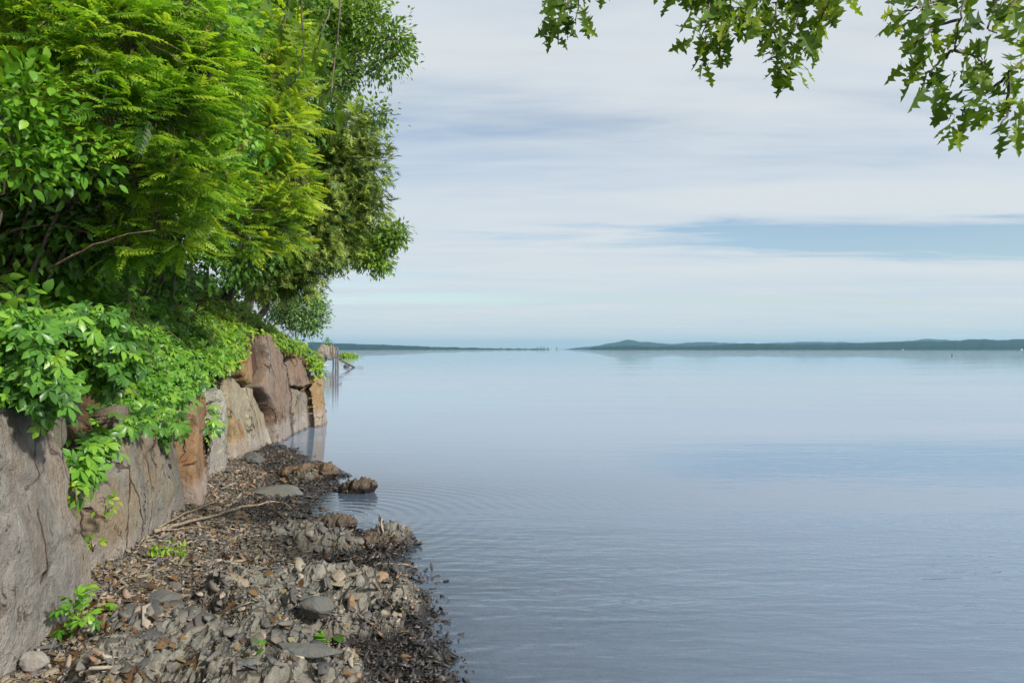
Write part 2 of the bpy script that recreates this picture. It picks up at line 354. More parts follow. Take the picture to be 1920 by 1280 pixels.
# water
m, t, o = newmat('lake_water'); g = NN(t, 'ShaderNodeNewGeometry'); P = g.outputs['Position']
patch = NOISE(t, MAPPING(t, P, (4, 0, 0), (0, 0, .06), (.05, .16, 1)), 1.0, 4, .55)
amp = MAPR(t, patch, .40, .60, .25, 1.35)
r1 = NOISE(t, MAPPING(t, P, rot=(0, 0, .16), sc=(2.2, 7.5, 1)), 1.0, 3, .5, .5)
r2 = NOISE(t, MAPPING(t, P, rot=(0, 0, -.22), sc=(5.5, 15, 1)), 1.0, 2, .5, .3)
r3 = NOISE(t, MAPPING(t, P, rot=(0, 0, .10), sc=(.35, 1.6, 1)), 1.0, 3, .5, .3)
sp = NN(t, 'ShaderNodeSeparateXYZ'); t.links.new(P, sp.inputs[0])
def ring(cx, cy, k, fall):
    dx = MA(t, 'SUBTRACT', sp.outputs[0], cx); dy = MA(t, 'SUBTRACT', sp.outputs[1], cy)
    r = MA(t, 'SQRT', MA(t, 'ADD', MA(t, 'MULTIPLY', dx, dx), MA(t, 'MULTIPLY', dy, dy)))
    r = MA(t, 'ADD', r, MA(t, 'MULTIPLY', r3, .25))
    return MA(t, 'MULTIPLY', MA(t, 'SINE', MA(t, 'MULTIPLY', r, k)), MA(t, 'EXPONENT', MA(t, 'MULTIPLY', r, -fall)))
rings = MA(t, 'ADD', MA(t, 'MULTIPLY', ring(-1.75, 7.0, 42, .75), .55), MA(t, 'MULTIPLY', ring(-.35, 4.3, 48, 1.0), .35))
h = MA(t, 'ADD', MA(t, 'MULTIPLY', r1, 1.0), MA(t, 'ADD', MA(t, 'MULTIPLY', r2, .30), MA(t, 'MULTIPLY', r3, 2.0)))
shel = MA(t, 'ADD', MAPR(t, sp.outputs[1], 4, 10, 1.5, .18), MAPR(t, sp.outputs[1], 50, 350, 0, .9))
h = MA(t, 'ADD', MA(t, 'MULTIPLY', h, MA(t, 'MULTIPLY', amp, shel)), MA(t, 'MULTIPLY', rings, .45))
nb = BUMP(t, h, 1.0, .0095)
dep = NN(t, 'ShaderNodeAttribute'); dep.attribute_name = 'depth'
opac = MA(t, 'SUBTRACT', 1.0, MA(t, 'EXPONENT', MA(t, 'MULTIPLY', dep.outputs['Fac'], -2.8)))
opac = MA(t, 'ADD', MA(t, 'MULTIPLY', opac, .70), .23)
df = NN(t, 'ShaderNodeBsdfDiffuse'); t.links.new(MIXC(t, MAPR(t, patch, .35, .65), (.185, .256, .375), (.172, .252, .368)), df.inputs[0])
tp = NN(t, 'ShaderNodeBsdfTransparent'); tp.inputs[0].default_value = (.86, .92, .92, 1)
body = NN(t, 'ShaderNodeMixShader'); t.links.new(opac, body.inputs[0]); t.links.new(tp.outputs[0], body.inputs[1]); t.links.new(df.outputs[0], body.inputs[2])
gl = NN(t, 'ShaderNodeBsdfGlossy'); gl.inputs['Roughness'].default_value = .018; t.links.new(nb, gl.inputs['Normal']); gl.inputs[0].default_value = (.97, .99, 1, 1)
fr = NN(t, 'ShaderNodeFresnel'); fr.inputs[0].default_value = 1.45; t.links.new(nb, fr.inputs['Normal'])
mx = NN(t, 'ShaderNodeMixShader'); t.links.new(fr.outputs[0], mx.inputs[0]); t.links.new(body.outputs[0], mx.inputs[1]); t.links.new(gl.outputs[0], mx.inputs[2])
t.links.new(mx.outputs[0], o.inputs[0]); M_WATER = m
xs = np.concatenate((-np.geomspace(9000, 5.2, 24), np.linspace(-5, 6, 90), np.geomspace(6.3, 9000, 26)))
ys = np.concatenate((np.linspace(-6, 16, 150), np.geomspace(16.3, 16000, 40)))
gx, gy = np.meshgrid(xs, ys)
def lake_z(x, y): return np.maximum(-3.2, shorez(np.minimum(x, 60), np.minimum(y, 14)) - .12 * np.clip(y - 8.5, 0, 40) - .02 * np.clip(x - 3, 0, 200))
depth = np.maximum(0, -lake_z(gx, gy))
tag(link('water', grid_mesh('water', gx, gy, np.zeros_like(gx), M_WATER, {'depth': depth.ravel()})), kind='structure', label='calm pale blue lake with fine ripples')

# lake bed: one coarse sheet to the horizon
M_BED = shale_mat('lake_bed_silt', [(0, (.33, .29, .24)), (1, (.39, .34, .28))], -9)
zb = np.minimum(lake_z(gx, gy), .05) - .10
zb = np.minimum(zb, np.where(gx < -5, -.6, 0.2))
tag(link('lake_bed', grid_mesh('lake_bed', gx, gy, zb, M_BED)), kind='structure', label='silty lake bed under the water')
# shore
yr = 1.2 * np.exp(np.arange(0, math.log(13.2 / 1.2), .0048)); xr = np.arange(-4.7, 1.6, .0125)
gx, gy = np.meshgrid(xr, yr)
def shore_material():
    m, t, o = newmat('shore_ground'); g = NN(t, 'ShaderNodeNewGeometry'); P = g.outputs['Position']
    at_ = NN(t, 'ShaderNodeAttribute'); at_.attribute_name = 'ledge'
    n = NOISE(t, P, 42, 5, .7); n2 = NOISE(t, P, 8, 5, .65); nf = NOISE(t, P, 120, 4, .7)
    soil = MIXC(t, MAPR(t, n, .3, .7), (.045, .036, .028), (.13, .105, .078))
    st = NOISE(t, MAPPING(t, P, rot=(0, 0, .18), sc=(30, 5, 12)), 1.0, 6, .68, .7)
    rock = MIXC(t, MAPR(t, st, .28, .70), (.085, .080, .066), (.25, .235, .19))
    rock = MIXC(t, MAPR(t, n2, .45, .75, 0, .6), rock, (.29, .275, .235)); rock = MIXC(t, MAPR(t, nf, .45, .75, 0, .5), rock, (.07, .06, .045))
    vo = NN(t, 'ShaderNodeTexVoronoi'); vo.feature = 'DISTANCE_TO_EDGE'; vo.inputs['Scale'].default_value = 1.0
    ws = NN(t, 'ShaderNodeVectorMath', operation='ADD'); t.links.new(MAPPING(t, P, rot=(0, 0, .15), sc=(11, 4.5, 8)), ws.inputs[0]); t.links.new(NOISE(t, P, 9, 3, .6, 0, 1), ws.inputs[1]); t.links.new(ws.outputs[0], vo.inputs['Vector'])
    ck = MAPR(t, vo.outputs[0], .01, .09, 1, 0)
    rock = MIXC(t, MA(t, 'MULTIPLY', ck, .75), rock, (.035, .028, .02))
    c = MIXC(t, at_.outputs['Fac'], soil, rock)
    sp = NN(t, 'ShaderNodeSeparateXYZ'); t.links.new(P, sp.inputs[0])
    zz = MA(t, 'ADD', sp.outputs[2], MA(t, 'MULTIPLY', MA(t, 'SUBTRACT', NOISE(t, P, 3, 4, .6), .5), .12)); wetm = MAPR(t, zz, .04, .095, 1, 0)
    c = MIXC(t, wetm, c, MIXC(t, 1.0, c, (.22, .22, .25), 'MULTIPLY')); c = MIXC(t, MAPR(t, zz, -.07, -.01, 1, 0), c, MIXC(t, n2, (.24, .21, .17), (.42, .37, .30)))
    h = MA(t, 'ADD', MA(t, 'ADD', st, MA(t, 'MULTIPLY', n, .5)), MA(t, 'MULTIPLY', ck, -.9))
    t.links.new(BSDF(t, c, MA(t, 'SUBTRACT', .82, MA(t, 'MULTIPLY', wetm, .6)), BUMP(t, h, .9, .025)), o.inputs[0]); return m
M_SHORE = shore_material()
zs, lgm, sw = shorez(gx, gy, True)
kp = (gx[:-1, :-1] > wx(gy[:-1, :-1]) - .6)
tag(link('shore', grid_mesh('shore', gx, gy, zs, M_SHORE, {'ledge': lgm.ravel()}, keep=kp)), kind='structure', label='shale shore with grey ledges at the foot of the stone wall')
# bank behind the wall
m, t, o = newmat('bank_soil'); g = NN(t, 'ShaderNodeNewGeometry'); P = g.outputs['Position']
n = NOISE(t, P, 3, 6, .65); n2 = NOISE(t, P, 22, 5, .7)
c = MIXC(t, MAPR(t, n, .35, .65), (.06, .038, .022), (.16, .10, .058)); c = MIXC(t, MAPR(t, n2, .5, .7, 0, .6), c, (.28, .19, .11))
t.links.new(BSDF(t, c, .95, BUMP(t, n2, .9, .05), .1), o.inputs[0]); M_SOIL = m
ds = np.concatenate(([-.02, 0, .01], np.linspace(.06, 3, 40), np.linspace(3.2, 26, 40)))
ysb = np.concatenate((np.linspace(-4, 20, 220), np.geomspace(20.5, 95, 40)))
D, YB = np.meshgrid(ds, ysb)
XB = wx(YB) - BAT * ztop(YB) - D - .22
ZB = bankz(XB, YB)
ZB[:, 0] = -.8; XB[:, 0] = wx(ysb) - .22; XB[:, 1] = wx(ysb) - BAT * ztop(ysb) - .22; ZB[:, 1] = ztop(ysb) - .16
ZB[:, 2] = ztop(ysb) - .13
tag(link('bank', grid_mesh('bank', XB, YB, ZB, M_SOIL)), kind='structure', label='steep brown earth bank above the stone wall')

# far hills
def hill(name, pts, Y, thick, mat, label, seed, bump=4.0, dense=6.0):
    u = np.arange(pts[0][0], pts[-1][0], dense); top = np.interp(u, [p[0] for p in pts], [p[1] for p in pts])
    X = (u - 960) / F * Y; H = np.maximum(.6, 1.12 * (HORIZ - top) / F * Y + 1.6)
    H = H * (1 + .05 * vn(u / 45, u * 0, seed=seed)) + bump * (.6 * vn(u / 9, u * 0, seed=seed + 1) + .4 * np.abs(vn(u / 4, u * 0, seed=seed + 2)))
    H = np.maximum(H, .4)
    prof = [(0, -2.0), (0, .16), (.04, .34), (.2, .55), (.5, .86), (1.0, 1.0), (1.5, .8), (2.2, -.05)]
    A = np.array(prof); XX = X[None] * (1 + A[:, 0:1] * thick / Y); YY = Y + A[:, 0:1] * thick + 0 * X[None]
    edge = np.minimum(1, np.minimum(np.arange(len(u)), np.arange(len(u))[::-1]) / 6.0)
    ZZ = np.where(A[:, 1:2] < 0, A[:, 1:2], A[:, 1:2] * H[None] * edge) + np.where((A[:, 1:2] > .1) & (A[:, 1:2] < .95), bump * .5 * vn(np.arange(len(u))[None] * .9 + 0 * A[:, :1], A[:, 0:1] * 9 + 0 * X[None], seed=seed + 5), 0) * edge
    return tag(link(name, grid_mesh(name, XX, YY, ZZ, mat, smooth=False)), kind='structure', label=label)
m, t, o = newmat('far_forest'); g = NN(t, 'ShaderNodeNewGeometry'); n = NOISE(t, g.outputs['Position'], .03, 5, .6)
t.links.new(BSDF(t, MIXC(t, MAPR(t, n, .35, .65), (.008, .022, .019), (.018, .038, .026)), .95, None, .1), o.inputs[0]); M_FOR = m
hill('hill', [(1090, 655), (1110, 651), (1180, 648), (1260, 650), (1350, 647), (1400, 644), (1480, 646), (1560, 645), (1640, 643), (1720, 639), (1760, 640), (1830, 636), (1870, 637), (1920, 635), (2050, 632), (2300, 630), (2600, 636)], 3600, 500, M_FOR, 'low wooded ridge along the right of the horizon', 61, 4.5, 3)
hill('hill', [(1050, 655), (1120, 648), (1150, 643), (1165, 640), (1178, 637), (1200, 641), (1260, 644), (1330, 641), (1350, 642), (1420, 644), (1520, 641), (1600, 642), (1690, 640), (1740, 635), (1800, 639), (1900, 640), (2100, 638), (2500, 644)], 7200, 900, M_FOR, 'distant hazy ridge with one small peak behind the wooded ridge', 71, 5.0, 3)
hill('headland', [(480, 643), (560, 642), (640, 644), (680, 645.5), (740, 648), (800, 650), (880, 652), (960, 653.5), (1010, 654), (1040, 655)], 4200, 320, M_FOR, 'low blue headland tapering out beyond the end of the wall', 81, 4.0, 3)

# ------------------------------------------------------------------ the stone wall
M_R = {
 'grey': rock_mat('grey_stone', (.21, .20, .186), (.335, .322, .295), (.31, .225, .155), .55, 1),
 'greytan': rock_mat('grey_tan_stone', (0.215, 0.199, 0.172), (0.285, 0.272, 0.231), (0.300, 0.214, 0.119), .75, 2, (.3, .2, 0)),
 'mossy': rock_mat('lichen_stone', (0.172, 0.162, 0.119), (0.264, 0.252, 0.189), (0.215, 0.178, 0.085), .5, 3, lichen=.75),
 'rust': rock_mat('rust_stone', (0.235, 0.162, 0.098), (0.300, 0.229, 0.146), (0.307, 0.155, 0.064), 1.3, 4, (0, .25, 0)),
 'pale': rock_mat('pale_stone', (0.300, 0.295, 0.260), (0.393, 0.392, 0.336), (0.300, 0.244, 0.168), .3, 5, (0, .2, 0)),
 'cream': rock_mat('cream_stone', (0.300, 0.266, 0.189), (0.393, 0.363, 0.270), (0.321, 0.214, 0.125), .6, 6, (.2, .5, 0)),
 'tan': rock_mat('tan_stone', (0.285, 0.199, 0.105), (0.357, 0.266, 0.146), (0.321, 0.178, 0.070), .8, 7, (0, .3, 0)),
 'purple': rock_mat('purple_brown_stone', (0.193, 0.160, 0.140), (0.285, 0.236, 0.196), (0.264, 0.166, 0.105), 1.0, 8, (0, .35, 0)),
 'dark': rock_mat('gap_shade_rust_filler', (.055, .035, .028), (.10, .062, .045), (.13, .06, .035), .6, 9),  # rusty fillers behind the slabs, shade of the gaps put into their colour
}
def r4(L): return [(x / 2.206, y / 2.206 + 700) for x, y in L]
def r1_(L): return [(x / 4.92, y / 4.92 + 640) for x, y in L]
def r3_(L): return [(x / 4.266 + 260, y / 4.266 + 640) for x, y in L]
STONES = [
 ('grey', r4([(-420, 140), (-200, 120), (0, 118), (90, 128), (150, 130), (180, 180), (210, 260), (232, 430), (245, 600), (290, 740), (325, 880), (320, 950), (270, 1050), (200, 1110), (130, 1170), (90, 1230), (70, 1190), (40, 1150), (0, 1150), (-200, 1180), (-420, 1200)]), .04, 'big grey block, widest stone of the wall'),
 ('greytan', r4([(420, 280), (520, 250), (590, 252), (625, 310), (660, 430), (690, 570), (660, 645), (640, 715), (560, 815), (470, 885), (400, 925), (345, 900), (325, 870), (305, 720), (255, 600), (250, 560), (290, 460), (345, 440), (360, 370), (400, 310)]), .0, 'slanting grey and tan slab with a bleached lower edge'),
 ('mossy', r1_([(470, 470), (560, 350), (640, 330), (710, 400), (700, 560), (660, 690), (720, 760), (760, 850), (700, 960), (610, 1060), (560, 1110), (500, 1090), (460, 950), (440, 780), (455, 600)]), -.06, 'upright lichen spotted stone'),
 ('greytan', r1_([(1170, 590), (1260, 560), (1380, 600), (1400, 730), (1370, 790), (1300, 845), (1240, 850), (1180, 760)]), -.05, None),
 ('mossy', r1_([(780, 470), (900, 490), (930, 640), (850, 740), (770, 720), (740, 600)]), -.12, None),
 ('greytan', r3_([(200, 780), (300, 705), (345, 800), (385, 940), (405, 1010), (425, 1200), (300, 1350), (272, 1300), (240, 1100), (222, 920)]), -.03, None),
 ('rust', r3_([(420, 440), (500, 450), (525, 560), (540, 800), (572, 1000), (582, 1160), (425, 1240), (400, 1000), (425, 860), (432, 690), (400, 560)]), .06, 'narrow orange rust coloured slab'),
 ('dark', r3_([(300, 600), (440, 560), (450, 800), (430, 1020), (360, 1000), (310, 760)]), -.20, 'filler stone coloured dark for the shaded notch'),
 ('pale', r3_([(610, 400), (660, 370), (700, 420), (712, 560), (742, 760), (722, 900), (702, 1020), (665, 1090), (655, 1180), (600, 1190), (582, 1080), (595, 850), (615, 620)]), .05, 'narrow pale grey upright slab'),
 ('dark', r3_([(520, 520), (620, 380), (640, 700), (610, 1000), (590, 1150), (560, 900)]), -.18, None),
 ('cream', r3_([(700, 380), (730, 250), (770, 260), (850, 370), (910, 390), (990, 480), (1060, 600), (1085, 720), (1078, 780), (1090, 910), (960, 900), (880, 900), (862, 800), (830, 690), (780, 600), (722, 540)]), .0, 'big cream slab with a steep sloping top edge'),
 ('tan', r3_([(722, 550), (780, 605), (828, 700), (858, 800), (862, 900), (830, 985), (740, 1010), (722, 900), (742, 760)]), .03, None),
 ('tan', r3_([(795, 140), (825, 0), (862, 10), (884, 100), (905, 250), (890, 340), (850, 310), (820, 230)]), .02, 'upright honey coloured sliver below the vines'),
 ('dark', r3_([(860, -60), (930, -90), (1000, -40), (1000, 330), (900, 360), (880, 200)]), -.16, 'rust red filler stone darkened for the shade in the slot'),
 ('purple', r3_([(945, -60), (1010, -70), (1070, 20), (1130, 120), (1190, 190), (1215, 350), (1232, 480), (1218, 600), (1245, 720), (1255, 840), (1100, 860), (1088, 720), (1062, 590), (1000, 455), (940, 350), (975, 250), (985, 120)]), .08, 'tall purple brown slab'),
 ('purple', r3_([(1195, 160), (1280, 120), (1360, 200), (1400, 330), (1340, 360), (1250, 350), (1222, 310)]), .0, None),
 ('greytan', r3_([(1236, 370), (1300, 385), (1385, 420), (1395, 560), (1412, 630), (1402, 700), (1345, 750), (1310, 790), (1285, 730), (1250, 600), (1228, 490)]), -.02, None),
 ('tan', r3_([(1370, 380), (1440, 260), (1485, 270), (1512, 350), (1538, 480), (1548, 600), (1530, 670), (1470, 690), (1412, 670), (1398, 560), (1388, 450)]), .04, 'end stone with brown pits'),
 ('pale', r3_([(1090, 890), (1115, 800), (1200, 770), (1258, 795), (1256, 860), (1180, 890)]), .14, None),
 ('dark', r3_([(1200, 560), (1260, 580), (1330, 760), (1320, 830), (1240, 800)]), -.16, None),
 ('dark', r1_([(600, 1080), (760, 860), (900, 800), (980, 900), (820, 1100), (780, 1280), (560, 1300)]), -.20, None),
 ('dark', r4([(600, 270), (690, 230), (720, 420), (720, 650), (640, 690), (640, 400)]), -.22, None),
 ('tan', [(-160, 748), (-60, 742), (40, 742), (66, 750), (60, 762), (-20, 766), (-160, 768)], -.08, None),
]
wall = empty('retaining_wall', (-3.2, 8.0, .1), 'retaining wall of big upright grey, cream and rust stone slabs', 'wall')
wo_ = np.array(wall.location)
def build_stone(poly, off, seed, mat, label):
    P2 = np.array(poly, float); 
    # resample the outline
    Q = np.vstack((P2, P2[:1])); seg = np.linalg.norm(np.diff(Q, axis=0), axis=1); cum = np.concatenate(([0], np.cumsum(seg)))
    M = 120; tt = np.linspace(0, cum[-1], M, endpoint=False)
    B = np.stack((np.interp(tt, cum, Q[:, 0]), np.interp(tt, cum, Q[:, 1])), -1)
    B3 = wall_hit(B[:, 0], B[:, 1])
    low = B3[:, 2] < np.interp(B3[:, 1], (3, 6, 8, 10, 11), (.42, .34, .28, .2, .12))
    B3[low, 2] -= .12
    c = B3.mean(axis=0)
    # local wall frame
    Y0 = c[1]; tx = (wx(Y0 + .3) - wx(Y0 - .3)) / .6; tv = norm(np.array((float(tx), 1.0, 0.0)))
    upv = norm(np.array((-BAT, 0, 1.0))); nv = norm(np.cross(tv, upv))
    if nv[0] < 0: nv = -nv
    uv = np.stack(((B3 - c) @ tv, (B3 - c) @ upv), -1)
    rr = np.random.default_rng(seed)
    # chipped outline
    ang = np.linspace(0, 2 * math.pi, M, endpoint=False); size = np.sqrt(np.ptp(uv[:, 0]) * np.ptp(uv[:, 1]))
    chip = 1 + .05 * fbm(np.cos(ang) * 4 + seed, np.sin(ang) * 3, seed=seed, o=3)
    uv = uv * chip[:, None]
    tiltu, tiltv = rr.uniform(-.05, .05), rr.uniform(-.04, .04)
    ts = np.concatenate((np.linspace(.04, .86, 26), (.90, .93, .955, .975, .99, 1.0)))
    bev = min(.035, .07 * size)
    facets = [(rr.normal() * .09, rr.normal() * .06, rr.uniform(-.01, .03) * size) for _ in range(5)]
    V = []
    for tq in ts:
        p = uv * tq
        dd = (1 - tq) * size * .5
        h = -bev * np.clip(1 - dd / (bev * 1.4), 0, 1) ** 2
        x, y = p[:, 0], p[:, 1]
        # cleft face: flat facets meeting at crisp edges, stepped layers, fine roughness
        n = np.full(M, 9.0)
        for (fa, fb, fc) in facets: n = np.minimum(n, fa * x + fb * y + fc)
        st = fbm(x * 1.5 - y * .5 + seed, y * .9, seed=seed + 3, o=2); n = n + .030 * sst(.08, .12, st) - .028 * sst(-.10, -.14, st) + .006 * fbm(x * 8, y * 4, seed=seed + 7, o=4) + .010 * fbm(x * 3, y * 2, seed=seed + 9, o=2)
        pos = c + x[:, None] * tv + y[:, None] * upv + (off + h + n + tiltu * x + tiltv * y)[:, None] * nv
        V.append(pos)
    back = .42 if off > -.045 else .15
    for q, sc in ((.05, 1.0), (back * .5, .985), (back, .93)):
        p = uv * sc; V.append(c + p[:, :1] * tv + p[:, 1:] * upv + (off - bev - q) * nv + .012 * rr.normal(size=(M, 1)) * nv)
    V = np.array(V); R = len(V)
    L = []; T = []
    idx = np.arange(R * M).reshape(R, M)
    for i in range(R - 1):
        a = idx[i]; b = idx[i + 1]
        L.append(np.stack((a, b, np.roll(b, -1), np.roll(a, -1)), -1)[:, ::1].ravel())
    L = np.concatenate(L); T = np.full(len(L) // 4, 4)
    cen = V[0].mean(axis=0); VV = np.vstack((V.reshape(-1, 3), cen[None])); ci = len(VV) - 1
    L2 = np.stack((np.full(M, ci), idx[0], np.roll(idx[0], -1)), -1).ravel()
    L = np.concatenate((L, L2, idx[-1][::-1])); T = np.concatenate((T, np.full(M, 3), [M]))
    me = mesh_np('stone', VV - wo_, L, np.concatenate(([0], np.cumsum(T)[:-1])), T, mat, None, True)
    o = link('stone', me, wall)
    if label: o['label'] = label
    return o
for i, (mk, poly, off, lab) in enumerate(STONES): build_stone(poly, off, 101 + i * 7, M_R[mk], lab)

# ------------------------------------------------------------------ loose shale, ledge plates, boulders
SH = [(0, (.055, .055, .06)), (.25, (.10, .098, .095)), (.5, (.17, .15, .12)), (.72, (.24, .20, .155)), (.86, (.20, .115, .065)), (1, (.30, .27, .23))]
M_SHALE = shale_mat('loose_shale', SH, .11)
M_WOODY = shale_mat('brown_stone', [(0, (.15, .095, .06)), (1, (.24, .17, .105))], .03)
M_DSTONE = shale_mat('dark_stone', [(0, (.06, .065, .065)), (1, (.10, .105, .10))], .03)
M_GSTONE = shale_mat('grey_stone_loose', [(0, (.22, .21, .20)), (1, (.27, .25, .235))], .03)
def chip(seed, n=6, th=.22, el=1.0):
    r = np.random.default_rng(seed); a = np.sort((np.arange(n) + r.uniform(-.32, .32, n)) / n * 2 * math.pi); rad = r.uniform(.36, .55, n)
    x = np.cos(a) * rad * el; y = np.sin(a) * rad / math.sqrt(el)
    tz = r.uniform(-.12, .12, 2); k = r.uniform(.84, .97)
    top = np.stack((x * k, y * k, th * .5 + tz[0] * x + tz[1] * y), -1); mid = np.stack((x, y, th * .1 + r.uniform(-.05, .05, n)), -1); bot = np.stack((x * .85, y * .85, -th * .5 + 0 * x), -1)
    V = np.vstack((top, mid, bot)); P = [list(range(n)), list(range(2 * n, 3 * n))[::-1]]
    for i in range(n):
        j = (i + 1) % n; P += [[i, n + i, n + j, j], [n + i, 2 * n + i, 2 * n + j, n + j]]
    return Tpl(V, P)
CHIPS = [chip(s, 4 + s % 4, .08 + .05 * (s % 4), 1.0 + .35 * (s % 4)) for s in range(14)]
def flake(seed, n, th, el):
    q = chip(seed, n, th, el); return Tpl(np.vstack((q.V[:n], q.V[2 * n:])), [list(range(n))] + [[i, n + i, n + (i + 1) % n, (i + 1) % n] for i in range(n)])
FLAKES = [flake(s, 4 + s % 4, .08 + .05 * (s % 4), 1.0 + .35 * (s % 4)) for s in range(14)]
def shore_pts(n, y0=2.6, y1=12.2, over=-.35):
    out = []
    while sum(map(len, out)) < n:
        Y = y0 * (y1 / y0) ** rg.uniform(0, 1, n); x = rg.uniform(-4.3, .4, n)
        d = np.interp(Y, LY, LX) - x; ok = (d > over) & (x > wx(Y) - .10) & (rg.uniform(0, 1, n) < np.where(d < 0, .55, 1))
        out.append(np.stack((x[ok], Y[ok]), -1))
    return np.concatenate(out)[:n]
def ledge_at(x, Y):
    v = np.zeros_like(x)
    for cx, cy, rx, ry, h in LEDGE: v = np.maximum(v, sst(1.1, .6, np.sqrt(((x - cx) / rx) ** 2 + ((Y - cy) / ry) ** 2)))
    return v
def flat_R(n, tilt):
    nrm = norm(np.array((0, 0, 1.0)) + rvec(n, tilt)); a = rg.normal(.0, 1.0, n); d = np.stack((np.cos(a), np.sin(a) * .8, 0 * a), -1)
    d = norm(d - nrm * (d * nrm).sum(-1, keepdims=True)); return frames(d, nrm)
acc = Acc()
p2 = shore_pts(36000); lg = ledge_at(p2[:, 0], p2[:, 1]); p2 = p2[rg.uniform(0, 1, len(p2)) > lg * .95]
n = len(p2); sz = np.clip(rg.lognormal(math.log(.0165), .55, n), .006, .06) * np.clip(.75 + p2[:, 1] * .06, .8, 1.25)
pz = shorez(p2[:, 0], p2[:, 1]); R = flat_R(n, .38)
pos = np.stack((p2[:, 0], p2[:, 1], pz + sz * .10 + rg.uniform(0, .012, n)), -1); which = rg.integers(0, len(FLAKES), n); tv_ = rg.uniform(0, 1, n) ** 1.15
for k, tp_ in enumerate(FLAKES):
    s = which == k; acc.inst(tp_, pos[s], R[s], sz[s], tv_[s])
tag(link('gravel', acc.mesh('gravel', M_SHALE)), 'loose shale chips and grit covering the shore below the wall', 'gravel', kind='stuff')
# thin plates of the ledges, standing nearly on edge
acc = Acc()
for cx, cy, rx, ry, h in LEDGE:
    n = int(150 * rx * ry / .3) + 10
    x = cx + rg.uniform(-1, 1, n) * rx; Y = cy + rg.uniform(-1, 1, n) * ry
    ok = ((x - cx) / rx) ** 2 + ((Y - cy) / ry) ** 2 < 1; x = x[ok]; Y = Y[ok]; n = len(x)
    w1 = fbm(x * 1.7, Y * 1.7, seed=31, o=3)
    nrm = norm(np.stack((.45 + .25 * rg.normal(size=n), .1 + .3 * w1, 1.0 + 0 * x), -1)); d = norm(np.stack((-.15 + .5 * w1, 1.0 + 0 * x, .10 * rg.normal(size=n)), -1))
    d = norm(d - nrm * (d * nrm).sum(-1, keepdims=True)); R = frames(d, nrm)
    sz = np.stack((rg.uniform(.025, .06, n), rg.uniform(.08, .30, n), rg.uniform(.05, .14, n)), -1)
    pos = np.stack((x, Y, shorez(x, Y) - .004 + rg.uniform(-.01, .008, n)), -1); which = rg.integers(0, len(CHIPS), n); tv_ = rg.uniform(.30, .74, n)
    for k, tp_ in enumerate(CHIPS):
        s = which == k; acc.inst(tp_, pos[s], R[s], sz[s], tv_[s])
tag(link('ledge_rubble', acc.mesh('ledge_rubble', M_SHALE)), 'thin tilted shale plates weathering out of the grey ledges', 'bedrock', kind='stuff')
# single larger fragments
chip_me = [tp_.mesh('shale_stone', M_SHALE) for tp_ in CHIPS]
p2 = shore_pts(200, 2.9, 11.5, -.15); n = len(p2); sz = np.sort(.05 + .085 * rg.uniform(0, 1, n) ** 2.5); rg.shuffle(sz)
R = flat_R(n, .22)
from mathutils import Matrix
def place(me, name, pos, R, sc, parent=None):
    o = link(name, me, parent); M4 = np.eye(4); M4[:3, :3] = R @ np.diag(np.broadcast_to(sc, (3,))); M4[:3, 3] = pos
    o.matrix_local = Matrix(M4.tolist()); return o
for i in range(n):
    z = float(shorez(p2[i, 0:1], p2[i, 1:2])[0]); wetp = z < .06
    o = place(chip_me[i % len(chip_me)], 'shale_stone', (p2[i, 0], p2[i, 1], z + sz[i] * .06), R[i], sz[i])
    if wetp: tag(o, 'flat dark wet shale fragment lying at the edge of the water', 'stone', 'wet shale fragments at the waterline')
    else: tag(o, 'flat dry shale fragment lying on the chip covered shore', 'stone', 'dry shale fragments on the shore')
def boulder(name, loc, size, mat, label, seed, rot=0.0, sharp=.25, facets=2, cat='stone'):
    import bmesh
    bm = bmesh.new(); bmesh.ops.create_icosphere(bm, subdivisions=facets + 1, radius=.5)
    for v in bm.verts:
        p = np.array(v.co); q = 1 + sharp * mnoise.noise(Vector(p * 2.2 + seed * 5.3)) + sharp * .5 * mnoise.noise(Vector(p * 5 + seed))
        # cut flat facets
        p = p * q
        for k in range(7):
            r = np.random.default_rng(seed * 13 + k); d = norm(r.normal(size=3)); lim = r.uniform(.30, .42); e = p @ d
            if e > lim: p = p - d * (e - lim) * .85
        v.co = p * np.array(size)
    me = bpy.data.meshes.new(name); bm.to_mesh(me); bm.free(); me.materials.append(mat)
    o = link(name, me); o.location = loc; o.rotation_euler = (0, 0, rot); return tag(o, label, cat)
def g(px, py, z=.12):
    Y = (1.6 - z) * F / (py - HORIZ); x = (px - 960) / F * Y
    zz = float(shorez(np.array([x]), np.array([Y]))[0]); Y = (1.6 - zz) * F / (py - HORIZ); return (px - 960) / F * Y, Y, zz
x, Y, z = g(595, 1150); boulder('stone', (x, Y, z + .035), (.19, .13, .11), M_DSTONE, 'smooth dark grey rounded stone on the ledge near the water', 3, .3)
x, Y, z = g(658, 1148); boulder('stone', (x, Y, z + .04), (.055, .06, .17), M_WOODY, 'small pointed tan stone standing beside the dark rounded stone', 4, .2, .4, 1)
x, Y, z = g(715, 1092); boulder('stone', (x, Y, z + .03), (.11, .12, .10), M_WOODY, 'brown wedge shaped stone at the wet edge of the ledge', 5, .5, .35, 1)
x, Y, z = g(575, 1228); boulder('stone', (x, Y, z + .02), (.36, .11, .06), M_DSTONE, 'long flat blue grey slate lying across the shore', 6, -.12, .3)
x, Y, z = g(460, 1255); boulder('stone', (x, Y, z + .02), (.085, .10, .05), M_DSTONE, 'oval blue grey pebble beside the pale green seedling', 7, .4, .15)
x, Y, z = g(75, 1255); boulder('stone', (x - .02, Y, z + .04), (.13, .11, .10), M_GSTONE, 'pale grey stone at the foot of the big grey block', 8, .2)
